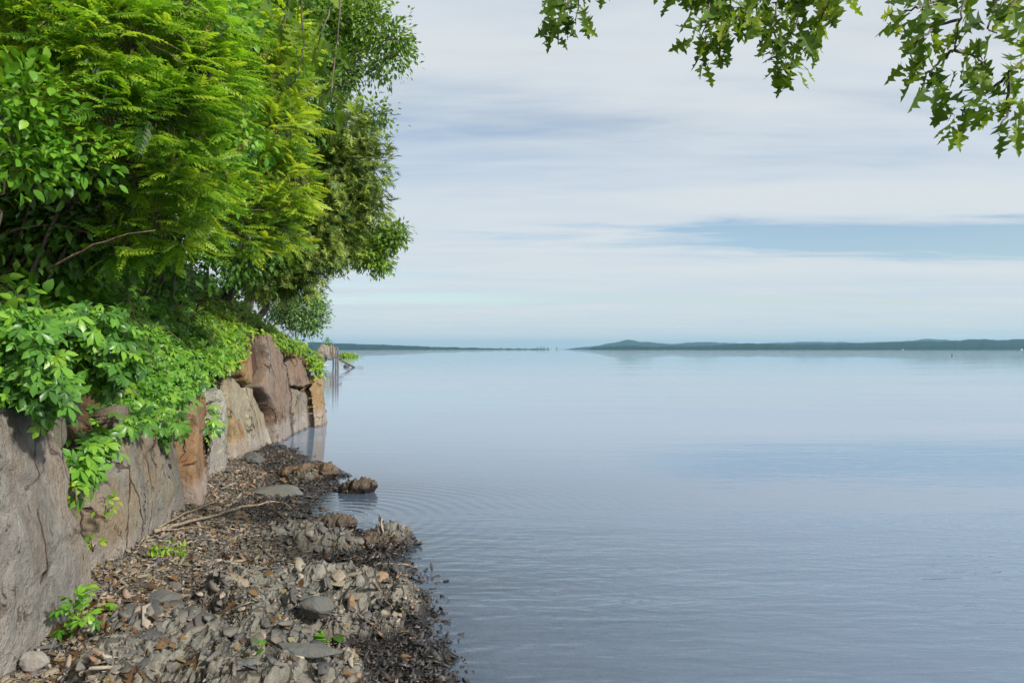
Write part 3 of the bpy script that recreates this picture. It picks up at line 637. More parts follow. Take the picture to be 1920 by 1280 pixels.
x, Y, z = g(300, 1140); boulder('stone', (x, Y, z + .03), (.22, .17, .12), M_DSTONE, 'greenish grey half buried stone below the slanting slab', 9, .8)
x, Y, z = g(505, 928); boulder('stone', (x + .12, Y, z + .03), (.50, .34, .15), M_DSTONE, 'broad mossy grey rock at the waterline of the upper shore', 10, .1, .3)
x, Y, z = g(158, 1108); boulder('stone', (x, Y, z + .03), (.09, .10, .11), M_DSTONE, 'small black stone in the gap between the two nearest blocks', 12, .1)
x, Y, z = g(405, 840); boulder('stone', (-3.45, 9.9, .14), (.26, .22, .2), M_DSTONE, 'dark stump of rock against the foot of the cream slab', 13, .1, .5)
# rocks standing in the water: bundles of upright shale blades
def blade_rock(name, cx, cy, n, spread, hgt, label, seed):
    import bmesh
    bm = bmesh.new(); bmesh.ops.create_icosphere(bm, subdivisions=5, radius=.5)
    for v in bm.verts:
        p = np.array(v.co); q = (p[0] * 1.0 + .25 * p[2]) * n; 
        rid = 1 - abs(mnoise.noise(Vector((q * 1.3 + seed, p[1] * 1.2, p[2] * .8)))) * 2.4
        p[2] = p[2] * (1 + .55 * mnoise.noise(Vector((q * .45 + seed * 2, p[1] * .8, 0)))) + (.28 * rid if p[2] > -.1 else 0); p[1] *= 1 + .5 * mnoise.noise(Vector((q * .8, seed, p[2] * 2)))
        p[0] += .22 * p[2] + .05 * mnoise.noise(Vector(p * 7)); p += .035 * np.array(mnoise.noise_vector(Vector(p * 11 + seed)))
        v.co = p * np.array((spread * 1.15, spread * .65, hgt * 1.7))
    me = bpy.data.meshes.new(name); bm.to_mesh(me); bm.free(); me.materials.append(M_JAG)
    o = link(name, me); o.location = (cx, cy, hgt * .05); return tag(o, label, 'rock')
M_JAG = shale_mat('jagged_rock', [(0, (.055, .042, .032)), (.6, (.09, .068, .048)), (1, (.12, .08, .05))], .11, .02)
Yb = 1.6 * F / (922 - HORIZ); blade_rock('rock', (668 - 960) / F * Yb, Yb, 7, .36, .13, 'small jagged brown rock standing alone in the water', 33)
x, Y, z = g(590, 885, .0); blade_rock('rock', x - .12, Y, 9, .62, .16, 'dark jagged rock point where the upper shore meets the water', 53)
x, Y, z = g(700, 1018, .02); blade_rock('rock', x, Y, 7, .34, .10, 'low jagged rock tip beside the rippled inlet', 73)
x, Y, z = g(622, 990, .05); blade_rock('rock', x, Y, 7, .34, .12, 'slanted dark shale rock above the pale ledge', 93)

# pebbles and sunken stones on the lake bed
acc = Acc(); n = 900; x = rg.uniform(-.3, 3.8, n); Y = rg.uniform(2.4, 7.5, n); sz = np.clip(rg.lognormal(math.log(.075), .55, n), .02, .30)
zz_ = shorez(x, Y); ok = zz_ + sz * .25 < -.03; x, Y, sz, zz_ = x[ok], Y[ok], sz[ok], zz_[ok]; n = len(x)
R = flat_R(n, .15); pos = np.stack((x, Y, zz_ + sz * .05), -1); which = rg.integers(0, 14, n); tv_ = rg.uniform(.5, 1, n)
for k, tp_ in enumerate(CHIPS):
    s = which == k; acc.inst(tp_, pos[s], R[s], sz[s], tv_[s])
M_SUNK = shale_mat('sunken_stone', [(0, (.16, .11, .07)), (.6, (.46, .30, .19)), (1, (.65, .52, .38))], -3)
tag(link('sunken_pebbles', acc.mesh('sunken_pebbles', M_SUNK)), 'brown stones showing faintly through the shallow water', 'pebbles', kind='stuff')
# driftwood
def drift(px, rad, label, name='driftwood_branch', lift=.03):
    pts = []
    for u, v in px: x, Y, z = g(u, v); pts.append((x, Y, z + lift))
    pts = np.array(pts); k = np.linspace(0, 1, len(pts)); kk = np.linspace(0, 1, len(pts) * 4)
    P = np.stack([np.interp(kk, k, pts[:, i]) for i in range(3)], -1); P += rg.normal(size=P.shape) * .004
    o0 = P[0].copy(); o = tube_obj(name, P, np.linspace(rad, rad * .35, len(P)), DRIFT, None, 6, o0); o.location = o0
    return tag(o, label, 'branch')
drift([(290, 1008), (330, 996), (400, 978), (450, 960), (520, 948), (545, 960)], .016, 'long bare driftwood branch lying from the wall across the shore', lift=.05)
drift([(295, 1000), (345, 975), (405, 950), (410, 942)], .010, 'thin bare twig leaning beside the long driftwood branch', 'driftwood_twig', .05)
drift([(300, 1005), (345, 1000), (385, 996)], .008, 'short pale twig lying below the long driftwood branch', 'driftwood_twig', .04)
drift([(705, 1066), (740, 1063), (785, 1068)], .018, 'dark wet stick reaching from the ledge into the water', lift=.02)
drift([(700, 1100), (715, 1120), (735, 1150)], .012, 'crooked wet root hanging over the wet edge of the ledge', 'driftwood_root', .03)
drift([(535, 1035), (560, 1045), (580, 1052)], .008, 'tan twig among the shale chips above the pale ledge', 'driftwood_twig', .03)

# ------------------------------------------------------------------ leaf shapes
def leaf_tpl(ws, fold=.25, droop=.18, rows=(0, .18, .45, .75, 1.0), y0=0.0, ln=1.0):
    V = []; P = []; n = len(rows)
    for i, y in enumerate(rows):
        z = -droop * y * y; V.append((0, y0 + y * ln, z))
    L = [None] * n; R_ = [None] * n
    for i, y in enumerate(rows):
        if ws[i] > 0:
            z = -droop * y * y + fold * ws[i]
            L[i] = len(V); V.append((-ws[i], y0 + y * ln, z)); R_[i] = len(V); V.append((ws[i], y0 + y * ln, z))
        else: L[i] = R_[i] = i
    for i in range(n - 1):
        for S_, fl in ((L, 1), (R_, 0)):
            q = [i, i + 1, S_[i + 1], S_[i]]; q = [a for k, a in enumerate(q) if a not in q[:k]]
            if len(q) > 2: P.append(q[::-1] if fl else q)
    return V, P
def xf(V, ang=0.0, sc=1.0, off=(0, 0, 0), pitch=0.0):
    V = np.array(V) * sc; c, s = math.cos(pitch), math.sin(pitch); V = V @ np.array(((1, 0, 0), (0, c, s), (0, -s, c)))
    c, s = math.cos(ang), math.sin(ang); return V @ np.array(((c, s, 0), (-s, c, 0), (0, 0, 1))) + np.array(off)
def join(parts):
    V = []; P = []; n = 0
    for v, p in parts: V.append(np.asarray(v)); P += [[i + n for i in q] for q in p]; n += len(v)
    return Tpl(np.concatenate(V), P)
OV = leaf_tpl((0, .24, .31, .20, 0)); T_OVATE = [Tpl(*OV), Tpl(*leaf_tpl((0, .27, .36, .24, 0), .15, .35)), Tpl(*leaf_tpl((0, .20, .27, .19, 0), .35, .05))]
T_SMALL = [Tpl(*leaf_tpl((0, .28, 0), .25, .15, (0, .45, 1))), Tpl(*leaf_tpl((0, .22, 0), .1, .3, (0, .5, 1)))]
T_LANCE = [Tpl(*leaf_tpl((0, .17, .13, 0), .3, .25, (0, .35, .7, 1)))]
def creeper(seed):
    r = random.Random(seed); ps = []
    lv, lp = leaf_tpl((0, .15, .21, 0), .25, .25, (0, .4, .68, 1))
    for a, s in ((0, .62), (.85, .56), (-.85, .56), (1.75, .42), (-1.75, .42)):
        ps.append((xf(lv, a + r.uniform(-.12, .12), s * r.uniform(.88, 1.1), (0, .36, 0), -r.uniform(0, .5)), lp))
    ps.append(([(-.008, 0, 0), (.008, 0, 0), (.006, .37, .03), (-.006, .37, .03)], [[0, 1, 2, 3]]))
    return join(ps)
T_CREEP = [creeper(s) for s in range(4)]
def three_leaf(seed):
    r = random.Random(seed); ps = []
    lv, lp = leaf_tpl((0, .22, .26, 0), .2, .3, (0, .35, .65, 1))
    for a, s in ((0, .62), (1.2, .55), (-1.2, .55)): ps.append((xf(lv, a + r.uniform(-.15, .15), s, (0, .3, 0), -r.uniform(0, .5)), lp))
    return join(ps)
T_THREE = [three_leaf(s) for s in range(3)]
def frond(seed, pairs=9, ll=.26, wd=.05, droop=.28):
    r = random.Random(seed); ps = []; n = pairs; cu = r.uniform(-.12, .12)
    lv, lp = leaf_tpl((0, wd, wd * .8, 0), .3, .15, (0, .3, .65, 1))
    def ax(y): return (cu * y * y, y, -droop * y * y)
    rows = np.linspace(0, 1, 7); rv = []; rp = []
    for y in rows: x, yy, z = ax(y); rv += [(x - .008 * (1.2 - y), yy, z), (x + .008 * (1.2 - y), yy, z)]
    for i in range(6): rp.append([2 * i, 2 * i + 1, 2 * i + 3, 2 * i + 2])
    ps.append((rv, rp))
    for i in range(n):
        y = .16 + .80 * i / (n - 1); L_ = ll * (1 - .45 * abs((i - n * .4) / n) * 1.3) * (1 if i < n - 2 else .75)
        for s in (-1, 1):
            lv2, lp2 = leaf_tpl((0, wd / max(L_, .05) * .95, 0), .25, .2, (0, .42, 1))
            ps.append((xf(lv2, -s * (1.12 - .35 * y + r.uniform(-.1, .1)), L_ * r.uniform(.9, 1.08), ax(y), -r.uniform(.05, .35)), lp2))
    ps.append((xf(lv, -2 * cu, ll * .75, ax(1.0), -.3), lp)); return join(ps)
T_FROND = [frond(s) for s in range(6)]
def cedar(seed):
    r = random.Random(seed); ps = []
    def strip(a, L_, off): v = [(0, 0, 0), (.085, .55, -.05), (0, 1, -.25), (-.085, .55, -.05)]; p = [[0, 1, 2, 3]]; ps.append((xf(v, a, 1, (0, 0, 0)) * np.array((L_, L_, L_)) + np.array(off), p))
    for i in range(7):
        y = .1 + .13 * i; s = 1 if i % 2 else -1; L_ = .42 * (1 - .45 * y) * r.uniform(.8, 1.2); a = s * -(.75 + r.uniform(-.2, .2)); o_ = (0, y, -.2 * y * y + r.uniform(-.03, .03))
        strip(a, L_, o_)
        for k in (.35, .65): strip(a + r.choice((-.6, .6)), L_ * .45, (o_[0] - math.sin(a) * L_ * k, o_[1] + math.cos(a) * L_ * k, o_[2]))
    strip(0, 1.0, (0, 0, 0)); 
    V = join(ps); V.V[:, 0] *= 1.35; return V
T_CEDAR = [cedar(s) for s in range(4)]
def oak(seed):
    r = random.Random(seed); j = lambda v: v * r.uniform(.88, 1.12)
    half = [(.018, 0), (.02, .14), (j(.13), j(.20)), (j(.27), .20), (j(.20), .27), (.075, .36), (j(.17), .40), (j(.31), .41), (j(.40), .50), (j(.29), .51), (j(.25), .56), (.085, .59), (j(.14), .66), (j(.26), .72), (j(.17), .75), (.06, .79), (j(.10), .86), (.0, 1.0)]
    V = []; P = []; mid = [(0, y) for y in (0, .14, .36, .59, .79, 1.0)]
    k = r.uniform(.15, .7); dr = r.uniform(.1, .7)
    zf = lambda x, y: k * abs(x) - dr * y * y + .06 * math.sin(7 * y + 3 * x)
    for s in (-1, 1):
        b = len(V); ring = [(s * x, y) for x, y in half] + mid[::-1][1:]
        V += [(x, y, zf(x, y)) for x, y in ring]
        nh = len(half); mi = {y: b + nh + i for i, (x, y) in enumerate(mid[::-1][1:])}
        segs = [(0, 1, 0, .14), (1, 5, .14, .36), (5, 11, .36, .59), (11, 15, .59, .79), (15, 17, .79, None)]
        for a, c_, m0, m1 in segs:
            q = [b + i for i in range(a, c_ + 1)] + ([mi[m1]] if m1 is not None else []) + [mi[m0]]
            P.append(q if s > 0 else q[::-1])
    return Tpl(V, P)
T_OAK = [oak(s) for s in range(6)]

# ------------------------------------------------------------------ plants
def blob_pts(blobs, n, shell=.45):
    w = np.array([b[3] * b[4] * (b[6] if len(b) > 6 else 1.0) for b in blobs], float); w /= w.sum(); k = rg.choice(len(blobs), n, p=w)
    P = []; O = []
    for i in k:
        b = blobs[i]; c = at(b[0], b[1], b[2]); r = np.array((b[3] * b[2] / F, b[5], b[4] * b[2] / F))
        d = norm(rg.normal(size=3)); rad = rg.uniform(shell, 1) ** .7
        P.append(c + d * r * rad); O.append(d)
    return np.array(P), np.array(O)
def front_pick(P, n, cell=16, frame=True):
    """indices of the pieces that show best: nearest to the camera in each cell of the picture"""
    u, v = proj(P); ok = (u > -20) & (u < 1940) & (v > -20) & (v < 1300) & (P[:, 1] > .3)
    key = (np.floor(u / cell) * 4096 + np.floor(v / cell)).astype(np.int64); order = np.lexsort((P[:, 1], key)); order = order[ok[order]]
    _, first = np.unique(key[order], return_index=True); s = order[first]
    if len(s) > n: s = rg.choice(s, n, replace=False)
    return s
def plant(name, label, cat, base, tpls, mat, P, D, N, sz, tint, single=0, part='leaf', cell=16, mass='foliage', group=None):
    """a plant: an Empty at its foot, up to `single` leaves as objects, the rest as one mass"""
    base = np.asarray(base, float); root = empty(name, base, label, cat, group)
    R = frames(D, N); n = len(P); sz = np.broadcast_to(np.asarray(sz, float), (n,)); which = rg.integers(0, len(tpls), n); lone = np.zeros(n, bool)
    if single:
        s = front_pick(P + .3 * D * sz[:, None], single, cell); lone[s] = True; mes = [tp_.mesh(part, mat) for tp_ in tpls]
        for i in s: place(mes[which[i]], part, P[i] - base, R[i], sz[i], root)
    acc = Acc()
    for k, tp_ in enumerate(tpls):
        q = (which == k) & ~lone; acc.inst(tp_, P[q], R[q], sz[q], tint[q])
    if acc.n:
        o = link(mass, acc.mesh(mass, mat, origin=base), root); o['kind'] = 'stuff'
    return root, base
def stems(root, base, lines, mat=TWIG, name='stem', merged=None):
    for pts, rad in lines:
        if merged is None: tube_obj(name, pts, rad, mat, root, 6, base)
    if merged:
        acc = Acc()
        for pts, rad in lines: V, L, T = tube(pts, rad, 4); acc.raw(V, L, T, 0.5)
        if acc.n: o = link(merged, acc.mesh(merged, mat, True, base), root); o['kind'] = 'stuff'
def tree(name, label, base, blobs, tpls, mat, ncl, per, leaf, rc, cat='tree', trunk_r=.12, group=None, shell=.4, bark=BARK, spread=.9, grav=-.25, twigs=True, noname=False, crown='crown', single=0, part='leaf', cell=16, upn=.9, topz=None):
    base = np.asarray(base, float); A, O = blob_pts(blobs, ncl, shell)
    P = np.repeat(A, per, 0); OO = np.repeat(O, per, 0); n = len(P)
    off = rvec(n, rc); P = P + off
    D = norm(OO * spread + norm(off) * .6 + rvec(n, .45) + np.array((0, 0, grav))); N = norm(np.array((0, 0, upn)) + OO * .5 + rvec(n, .4))
    cl = np.repeat(rg.uniform(0, 1, ncl), per); tint = np.clip(.55 * cl + .45 * rg.uniform(0, 1, n) + .12 * OO[:, 2], 0, .999)
    sz = leaf * rg.uniform(.7, 1.25, n)
    root, b0 = plant(name, label, cat, base, tpls, mat, P, D, N, sz, tint, single, part, cell, crown, group)
    cen = [at(b[0], b[1], b[2]) for b in blobs]; top = base.copy(); mz = max(c[2] for c in cen)
    top = np.mean(cen, axis=0) * .45 + base * .55; top[2] = base[2] + (mz - base[2]) * .8
    if trunk_r:
        tr = curve3(base - np.array((0, 0, .3)), top, (0, 0, 0), 9, .05); tube_obj('trunk', tr, np.linspace(trunk_r, trunk_r * .4, 9), bark, root, 9, b0)
        for c in cen:
            k = int(np.clip((c[2] - base[2]) / max(.1, top[2] - base[2]) * 7 - 1.5, 1, 7)); tube_obj('limb', curve3(tr[k], c, (0, 0, .12 * np.linalg.norm(c - tr[k])), 8, .04), np.linspace(trunk_r * .42, trunk_r * .12, 8), bark, root, 6, b0)
    if twigs:
        ln = []
        for a in A[::2]:
            c = min(cen, key=lambda q: np.linalg.norm(q - a)); ln.append((curve3(c * .8 + a * .2, a, (0, 0, .08), 4), np.array((.010, .008, .006, .003)) * (trunk_r / .12 if trunk_r else .7)))
        stems(root, b0, ln, bark, 'twig', 'twigs')
    return root
def B(x, y): return np.array((x, y, float(bankz(np.array([x]), np.array([y]))[0])))

# trees on the bank, far to near
tree('maple_tree', 'tall bright leafed tree whose crown stands highest against the sky', B(-6.0, 16.5),
     [(660, 45, 15.5, 62, 40, .8), (735, 72, 15.3, 26, 26, .4), (640, 5, 16, 70, 45, 1.0), (700, 10, 15.6, 20, 20, .4), (715, 125, 15.5, 34, 18, .5), (745, 105, 15.3, 12, 14, .3), (590, 75, 16, 80, 85, 1.0), (700, 212, 15, 32, 16, .4), (735, 205, 15, 10, 8, .3), (560, 10, 15, 100, 60, 1), (630, 130, 15.5, 50, 45, .7)],
     T_SMALL, M_TREE, 520, 30, .115, .15, trunk_r=.12)
tree('ash_tree', 'light green tree with one branch hanging low over the water', B(-6.2, 17.2),
     [(690, 470, 15.5, 34, 26, .4), (740, 442, 15.5, 18, 12, .3), (712, 440, 15.5, 22, 14, .3), (715, 492, 15.5, 18, 12, .3), (645, 480, 15.6, 24, 16, .3), (640, 440, 15.8, 30, 20, .4)],
     T_SMALL, M_TREE, 240, 20, .11, .11, trunk_r=.10)
tree('cedar_tree', 'dark olive cedar leaning out above the far end of the wall', B(-5.2, 13.2),
     [(645, 250, 13.2, 48, 40, .8), (690, 265, 13, 14, 20, .4), (690, 310, 13, 22, 30, .4), (625, 335, 13, 75, 60, .9), (700, 350, 13, 14, 18, .3), (680, 385, 13, 24, 24, .4), (600, 410, 13, 80, 55, .9), (545, 465, 12.8, 75, 55, .8), (620, 450, 13, 36, 30, .6), (570, 515, 12.8, 22, 24, .5), (510, 510, 12.6, 55, 36, .7), (590, 300, 13.4, 60, 65, .8)],
     T_CEDAR, M_CEDAR, 620, 14, .19, .13, trunk_r=.15, grav=-.4)
tree('bush', 'rounded grey green bush at the far end of the bank', B(-6.6, 18.6),
     [(560, 582, 18.5, 42, 32, .7), (590, 590, 18.3, 20, 24, .4), (525, 575, 18, 40, 24, .6), (590, 560, 18.5, 16, 14, .3), (570, 608, 18.3, 28, 18, .4)],
     T_SMALL, M_BUSH, 330, 16, .085, .10, 'bush', .04)
BT = [('dark leafed tree filling the upper left corner of the woodland', (-6.6, 8.2), [(60, 60, 8.6, 190, 110, 1.0), (-40, 200, 8.4, 130, 120, .8), (170, 200, 8.8, 170, 110, .9)]),
      ('dark leafed tree behind the near feathery shrub', (-7.0, 10.4), [(300, 40, 10.2, 180, 100, 1.0), (260, 200, 10, 160, 120, .9), (420, 140, 10.6, 120, 110, .9), (380, 300, 10, 120, 90, .9)]),
      ('dark leafed tree in shade behind the yellow feathery shrub', (-6.8, 12.2), [(500, 60, 12.2, 120, 90, 1.0), (520, 200, 12, 110, 100, .9), (450, 330, 11.6, 110, 80, .9), (470, 440, 11.2, 90, 60, .8), (420, 480, 10.6, 60, 36, .6)]),
      ('dark understorey thicket in the hollow above the broad leafed shrub', (-5.4, 6.4), [(40, 300, 6.6, 150, 70, .6), (180, 330, 7.2, 130, 70, .7), (260, 420, 7.8, 90, 50, .6), (120, 420, 6.4, 120, 50, .5)])]
for lab, (x, y), bl in BT: tree('woodland_tree', lab, B(x, y), bl, T_SMALL, M_DARK, 620, 24, .105, .20, trunk_r=.07, bark=BARKD, group='woodland trees on the bank', shell=.2)

# feathery shrubs: fronds in whorls on arching stems, buff flower plumes
def plume_tpl(seed):
    r = random.Random(seed); ps = []
    for i in range(46):
        y = r.random() ** .8; w = .30 * (1 - y) + .03; a = r.uniform(0, 6.28); v, p = leaf_tpl((0, .16, 0), .1, .1, (0, .5, 1))
        V = xf(v, r.uniform(0, 6.28), .13, (0, 0, 0), r.uniform(-1, 1)) + np.array((math.cos(a) * w * r.random(), y, math.sin(a) * w * r.random())); ps.append((V, p))
    ps.append(([(-.01, -.3, 0), (.01, -.3, 0), (.004, 1, 0), (-.004, 1, 0)], [[0, 1, 2, 3]])); return join(ps)
T_PLUME = [plume_tpl(s) for s in range(3)]
def feathery(label, base, blobs, mat, ncl, per, leaf, plumes, single=280, tip=(.45, -.25, .1)):
    base = np.asarray(base, float); A, O = blob_pts(blobs, ncl, .5); tip = np.array(tip)
    n = ncl * per; a0 = rg.uniform(0, 6.28, ncl); ang = np.repeat(a0, per) + np.tile(np.arange(per) / per * 6.28, ncl) + rg.uniform(-.4, .4, n)
    OO = np.repeat(O, per, 0)
    D = norm(np.stack((np.cos(ang), np.sin(ang), .10 + .25 * rg.normal(size=n)), -1) + OO * .55 + tip); N = norm(np.array((0, -.15, 1.0)) + rvec(n, .42) + OO * .35)
    P = np.repeat(A, per, 0) + rvec(n, .03); cl = np.repeat(rg.uniform(0, 1, ncl), per)
    root, b0 = plant('feathery_shrub', label, 'shrub', base, T_FROND, mat, P, D, N, leaf * rg.uniform(.5, 1.25, n), np.clip(.6 * cl + .4 * rg.uniform(0, 1, n), 0, .999), single, 'frond', 20)
    cen = [at(b[0], b[1], b[2]) for b in blobs]
    for c in cen:
        f = base + rvec(1, .25)[0] * np.array((1, 1, .1)); tube_obj('stem', curve3(f, c, (0, 0, .35), 9, .015), np.linspace(.016, .007, 9), BARK, root, 6, b0)
    stems(root, b0, [(curve3(min(cen, key=lambda q: np.linalg.norm(q - a_)), a_, (0, 0, .10), 6, .01), np.linspace(.007, .003, 6)) for a_ in A], TWIG, 'twig', 'twigs')
    mes = [tp_.mesh('flower_plume', M_PAN) for tp_ in T_PLUME]
    s = front_pick(A + O * .1, plumes * 6, 30); s = rg.choice(s, min(plumes, len(s)), replace=False)
    for i in s:
        d = norm(np.array((.25, -.1, 1.0)) + rvec(1, .25)[0]); place(mes[i % 3], 'flower_plume', A[i] + O[i] * .06 + np.array((0, 0, .05)) - b0, frames(d[None], rvec(1) + .01)[0], rg.uniform(.13, .22), root)
    return root
feathery('near feathery shrub with bright green fern like leaves arching over the wall', B(-4.4, 6.2),
         [(120, 70, 5.4, 120, 80, .45), (250, 110, 5.5, 130, 90, .5), (330, 40, 5.8, 110, 70, .45), (190, 210, 5.4, 120, 70, .4), (300, 230, 5.6, 100, 80, .45), (360, 320, 5.9, 70, 70, .4), (250, 330, 5.8, 80, 40, .3), (300, 430, 6.2, 110, 45, .4), (390, 400, 6.4, 50, 45, .35), (210, 460, 6.0, 60, 28, .3), (380, 150, 6.0, 70, 80, .4), (40, 40, 5.3, 80, 70, .4)],
         M_FROND, 520, 6, .235, 34)
feathery('yellow green feathery shrub overhanging the cream slab', B(-4.9, 9.4),
         [(470, 130, 8.6, 85, 80, .6), (540, 170, 8.6, 45, 60, .4), (520, 260, 8.5, 65, 70, .45), (545, 340, 8.5, 38, 60, .35), (500, 390, 8.5, 65, 50, .4), (440, 60, 8.4, 85, 60, .5), (530, 80, 8.8, 55, 60, .4), (470, 300, 8.6, 55, 60, .4), (450, 450, 8.4, 60, 36, .35), (530, 440, 8.6, 34, 36, .3)],
         M_YFROND, 460, 6, .245, 30)

tree('sapling', 'loose leafy sapling growing up between the two feathery shrubs', B(-4.9, 7.6),
     [(425, 35, 7.2, 70, 45, .4), (405, 165, 7.0, 36, 50, .3), (455, 250, 7.3, 26, 50, .3), (420, 330, 7.2, 24, 40, .3)], T_OVATE, M_BROAD, 110, 12, .085, .10, trunk_r=.03, twigs=True)
tree('sapling', 'small leafy sapling in the hollow at the near end of the thicket', B(-3.9, 5.0),
     [(40, 190, 4.9, 70, 50, .3), (130, 285, 5.0, 60, 36, .3), (30, 300, 4.8, 50, 30, .25)], T_OVATE, M_BROAD, 80, 12, .075, .10, trunk_r=.025, twigs=True)
# vines and shrubs at the wall: leaves placed on the wall face and the bank
def inpoly(poly, n):
    poly = np.array(poly, float); lo = poly.min(0); hi = poly.max(0); out = []
    tot = 0
    while tot < n:
        p = rg.uniform(lo, hi, (n, 2)); c = np.zeros(n, bool); j = len(poly) - 1
        for i in range(len(poly)):
            xi, yi = poly[i]; xj, yj = poly[j]
            c ^= ((yi > p[:, 1]) != (yj > p[:, 1])) & (p[:, 0] < (xj - xi) * (p[:, 1] - yi) / (yj - yi + 1e-12) + xi); j = i
        out.append(p[c]); tot += c.sum()
    return np.concatenate(out)[:n]
def surface_pts(polys, n, off0, off1, clump=7, crad=10, fixY=None):
    ar = [abs(np.sum(np.array(q)[:, 0] * np.roll(np.array(q)[:, 1], -1) - np.roll(np.array(q)[:, 0], -1) * np.array(q)[:, 1])) for q in polys]; ar = np.array(ar) / sum(ar)
    px = np.concatenate([inpoly(q, max(3, int(n / clump * a))) for q, a in zip(polys, ar)])
    cl = np.repeat(rg.uniform(0, 1, len(px)), clump); co_ = np.repeat(rg.uniform(0, 1, len(px)) ** 1.6, clump); px = np.repeat(px, clump, 0) + rg.normal(size=(len(px) * clump, 2)) * crad
    h, ok = hit(px[:, 0], px[:, 1])
    if fixY is not None:
        Yf = fixY + rg.normal(size=len(px)) * .10; h = np.stack(((px[:, 0] - 960) / F * Yf, Yf, 1.6 - (px[:, 1] - HORIZ) / F * Yf), -1); ok[:] = True
    h, cl, co_ = h[ok], cl[ok], co_[ok]
    k = len(h); out = norm(np.array((.85, -.35, .45)) + rvec(k, .15)); w = np.clip(.75 * co_ + .25 * rg.uniform(0, 1, k), 0, 1)
    P = h + out * (off0 + (off1 - off0) * w)[:, None]; return P, out, cl, w
def climber(name, label, polys, n, off, tpls, mat, size, single, droop=.6, cat='vine', part='leaf', group=None, nst=14, cell=18, crad=10, fixY=None):
    P, out, cl, w = surface_pts(polys, n, off[0], off[1], 7, crad, fixY); k = len(P)
    D = norm(out * .5 + np.array((0, 0, -droop)) + rvec(k, .45)); N = norm(out + np.array((0, 0, .5)) + rvec(k, .35))
    base = P.mean(0); base = B(base[0] - .5, base[1])
    root, b0 = plant(name, label, cat, base, tpls, mat, P, D, N, size * rg.uniform(.55, 1.25, k), np.clip(.45 * cl + .4 * rg.uniform(0, 1, k) + .15 * w, 0, .999), single, part, cell, 'foliage', group)
    if nst:
        idx = rg.choice(k, nst); ln = []
        for i in idx:
            a = P[i] - out[i] * .03; top = a + np.array((-.25, rg.uniform(-.5, .5), rg.uniform(.25, .6))); ln.append((curve3(top, a, (.05, 0, 0), 7, .012), np.linspace(.0035, .002, 7)))
        stems(root, b0, ln, TWIG, 'stem')
    return root
climber('creeper_vine', 'creeper with large dark green leaves spilling over the big grey block', [[(-30, 560), (120, 540), (215, 600), (160, 690), (100, 700), (98, 775), (70, 770), (55, 700), (0, 748), (-30, 752)], [(-30, 600), (90, 600), (95, 720), (60, 745), (-30, 750)]], 2100, (.02, .28), T_CREEP, M_CREEP, .135, 190)
climber('creeper_vine', 'creeper hanging in a long tongue between the grey block and the slanting slab', [[(150, 560), (260, 520), (330, 590), (320, 680), (275, 735), (240, 765), (205, 775), (170, 800), (185, 730), (195, 690), (160, 650)], [(118, 870), (150, 830), (170, 800), (178, 825), (160, 880), (128, 905)], [(195, 740), (280, 730), (262, 775), (235, 800), (205, 805)]], 1700, (.02, .22), T_CREEP, M_CREEP, .135, 200, nst=18)
climber('creeper_vine', 'creeper trailing down beside the rust coloured slab', [[(250, 560), (340, 560), (400, 640), (435, 675), (380, 705), (362, 740), (335, 755), (302, 780), (288, 760), (290, 730), (262, 720)], [(286, 770), (304, 770), (304, 840), (294, 835)], [(378, 765), (398, 770), (404, 800), (394, 815), (382, 795)]], 1350, (.02, .22), T_CREEP, M_CREEP, .135, 190)
climber('creeper_vine', 'creeper clump with broad leaves lying on top of the big grey block', [[(-40, 590), (70, 600), (98, 680), (96, 770), (70, 775), (55, 742), (-40, 752)]], 800, (-.02, .10), T_CREEP, M_CREEP, .115, 90, nst=0, fixY=3.5)
climber('creeper_vine', 'creeper curtain hanging above the lichen spotted stone', [[(92, 590), (215, 590), (225, 700), (200, 735), (165, 712), (110, 705)]], 560, (-.02, .14), T_CREEP, M_CREEP, .125, 80, nst=0, fixY=4.35)
climber('trailing_vine', 'lime green trailing vine covering the wall top around the honey coloured sliver', [[(370, 570), (430, 545), (460, 580), (468, 625), (450, 660), (430, 690), (390, 700), (360, 640)], [(430, 545), (470, 560), (540, 610), (520, 640), (470, 615)]], 2300, (.01, .16), T_THREE + T_SMALL, M_LIME, .12, 200, .5, cell=11, crad=7)
climber('trailing_vine', 'bright green vine mat draped over the far end of the wall', [[(500, 590), (545, 605), (590, 625), (602, 650), (600, 700), (585, 690), (570, 660), (530, 660), (500, 630)], [(560, 640), (602, 650), (600, 705), (586, 690)]], 2000, (.01, .14), T_THREE + T_SMALL, M_LIME, .12, 150, .5, cell=9, crad=5)
climber('broadleaf_shrub', 'broad leafed shrub with large oval leaves above the big grey block', [[(-40, 335), (60, 350), (110, 400), (190, 420), (235, 470), (250, 520), (180, 580), (60, 600), (-40, 620)], [(150, 400), (330, 430), (420, 500), (330, 540), (200, 520)]], 2600, (.05, .60), T_OVATE, M_BROAD, .125, 280, .1, 'shrub', crad=14)
climber('ground_ivy', 'dark green undergrowth on the bank between the shrub and the dirt patch', [[(180, 470), (300, 480), (420, 520), (440, 545), (340, 570), (250, 540)]], 1500, (.02, .22), T_CREEP, M_CREEP, .13, 90)
climber('ground_ivy', 'patchy low undergrowth below the dark cedar', [[(420, 520), (520, 545), (560, 590), (500, 600), (430, 560)]], 500, (.01, .12), T_SMALL + T_THREE, M_LIME, .10, 40, nst=0)
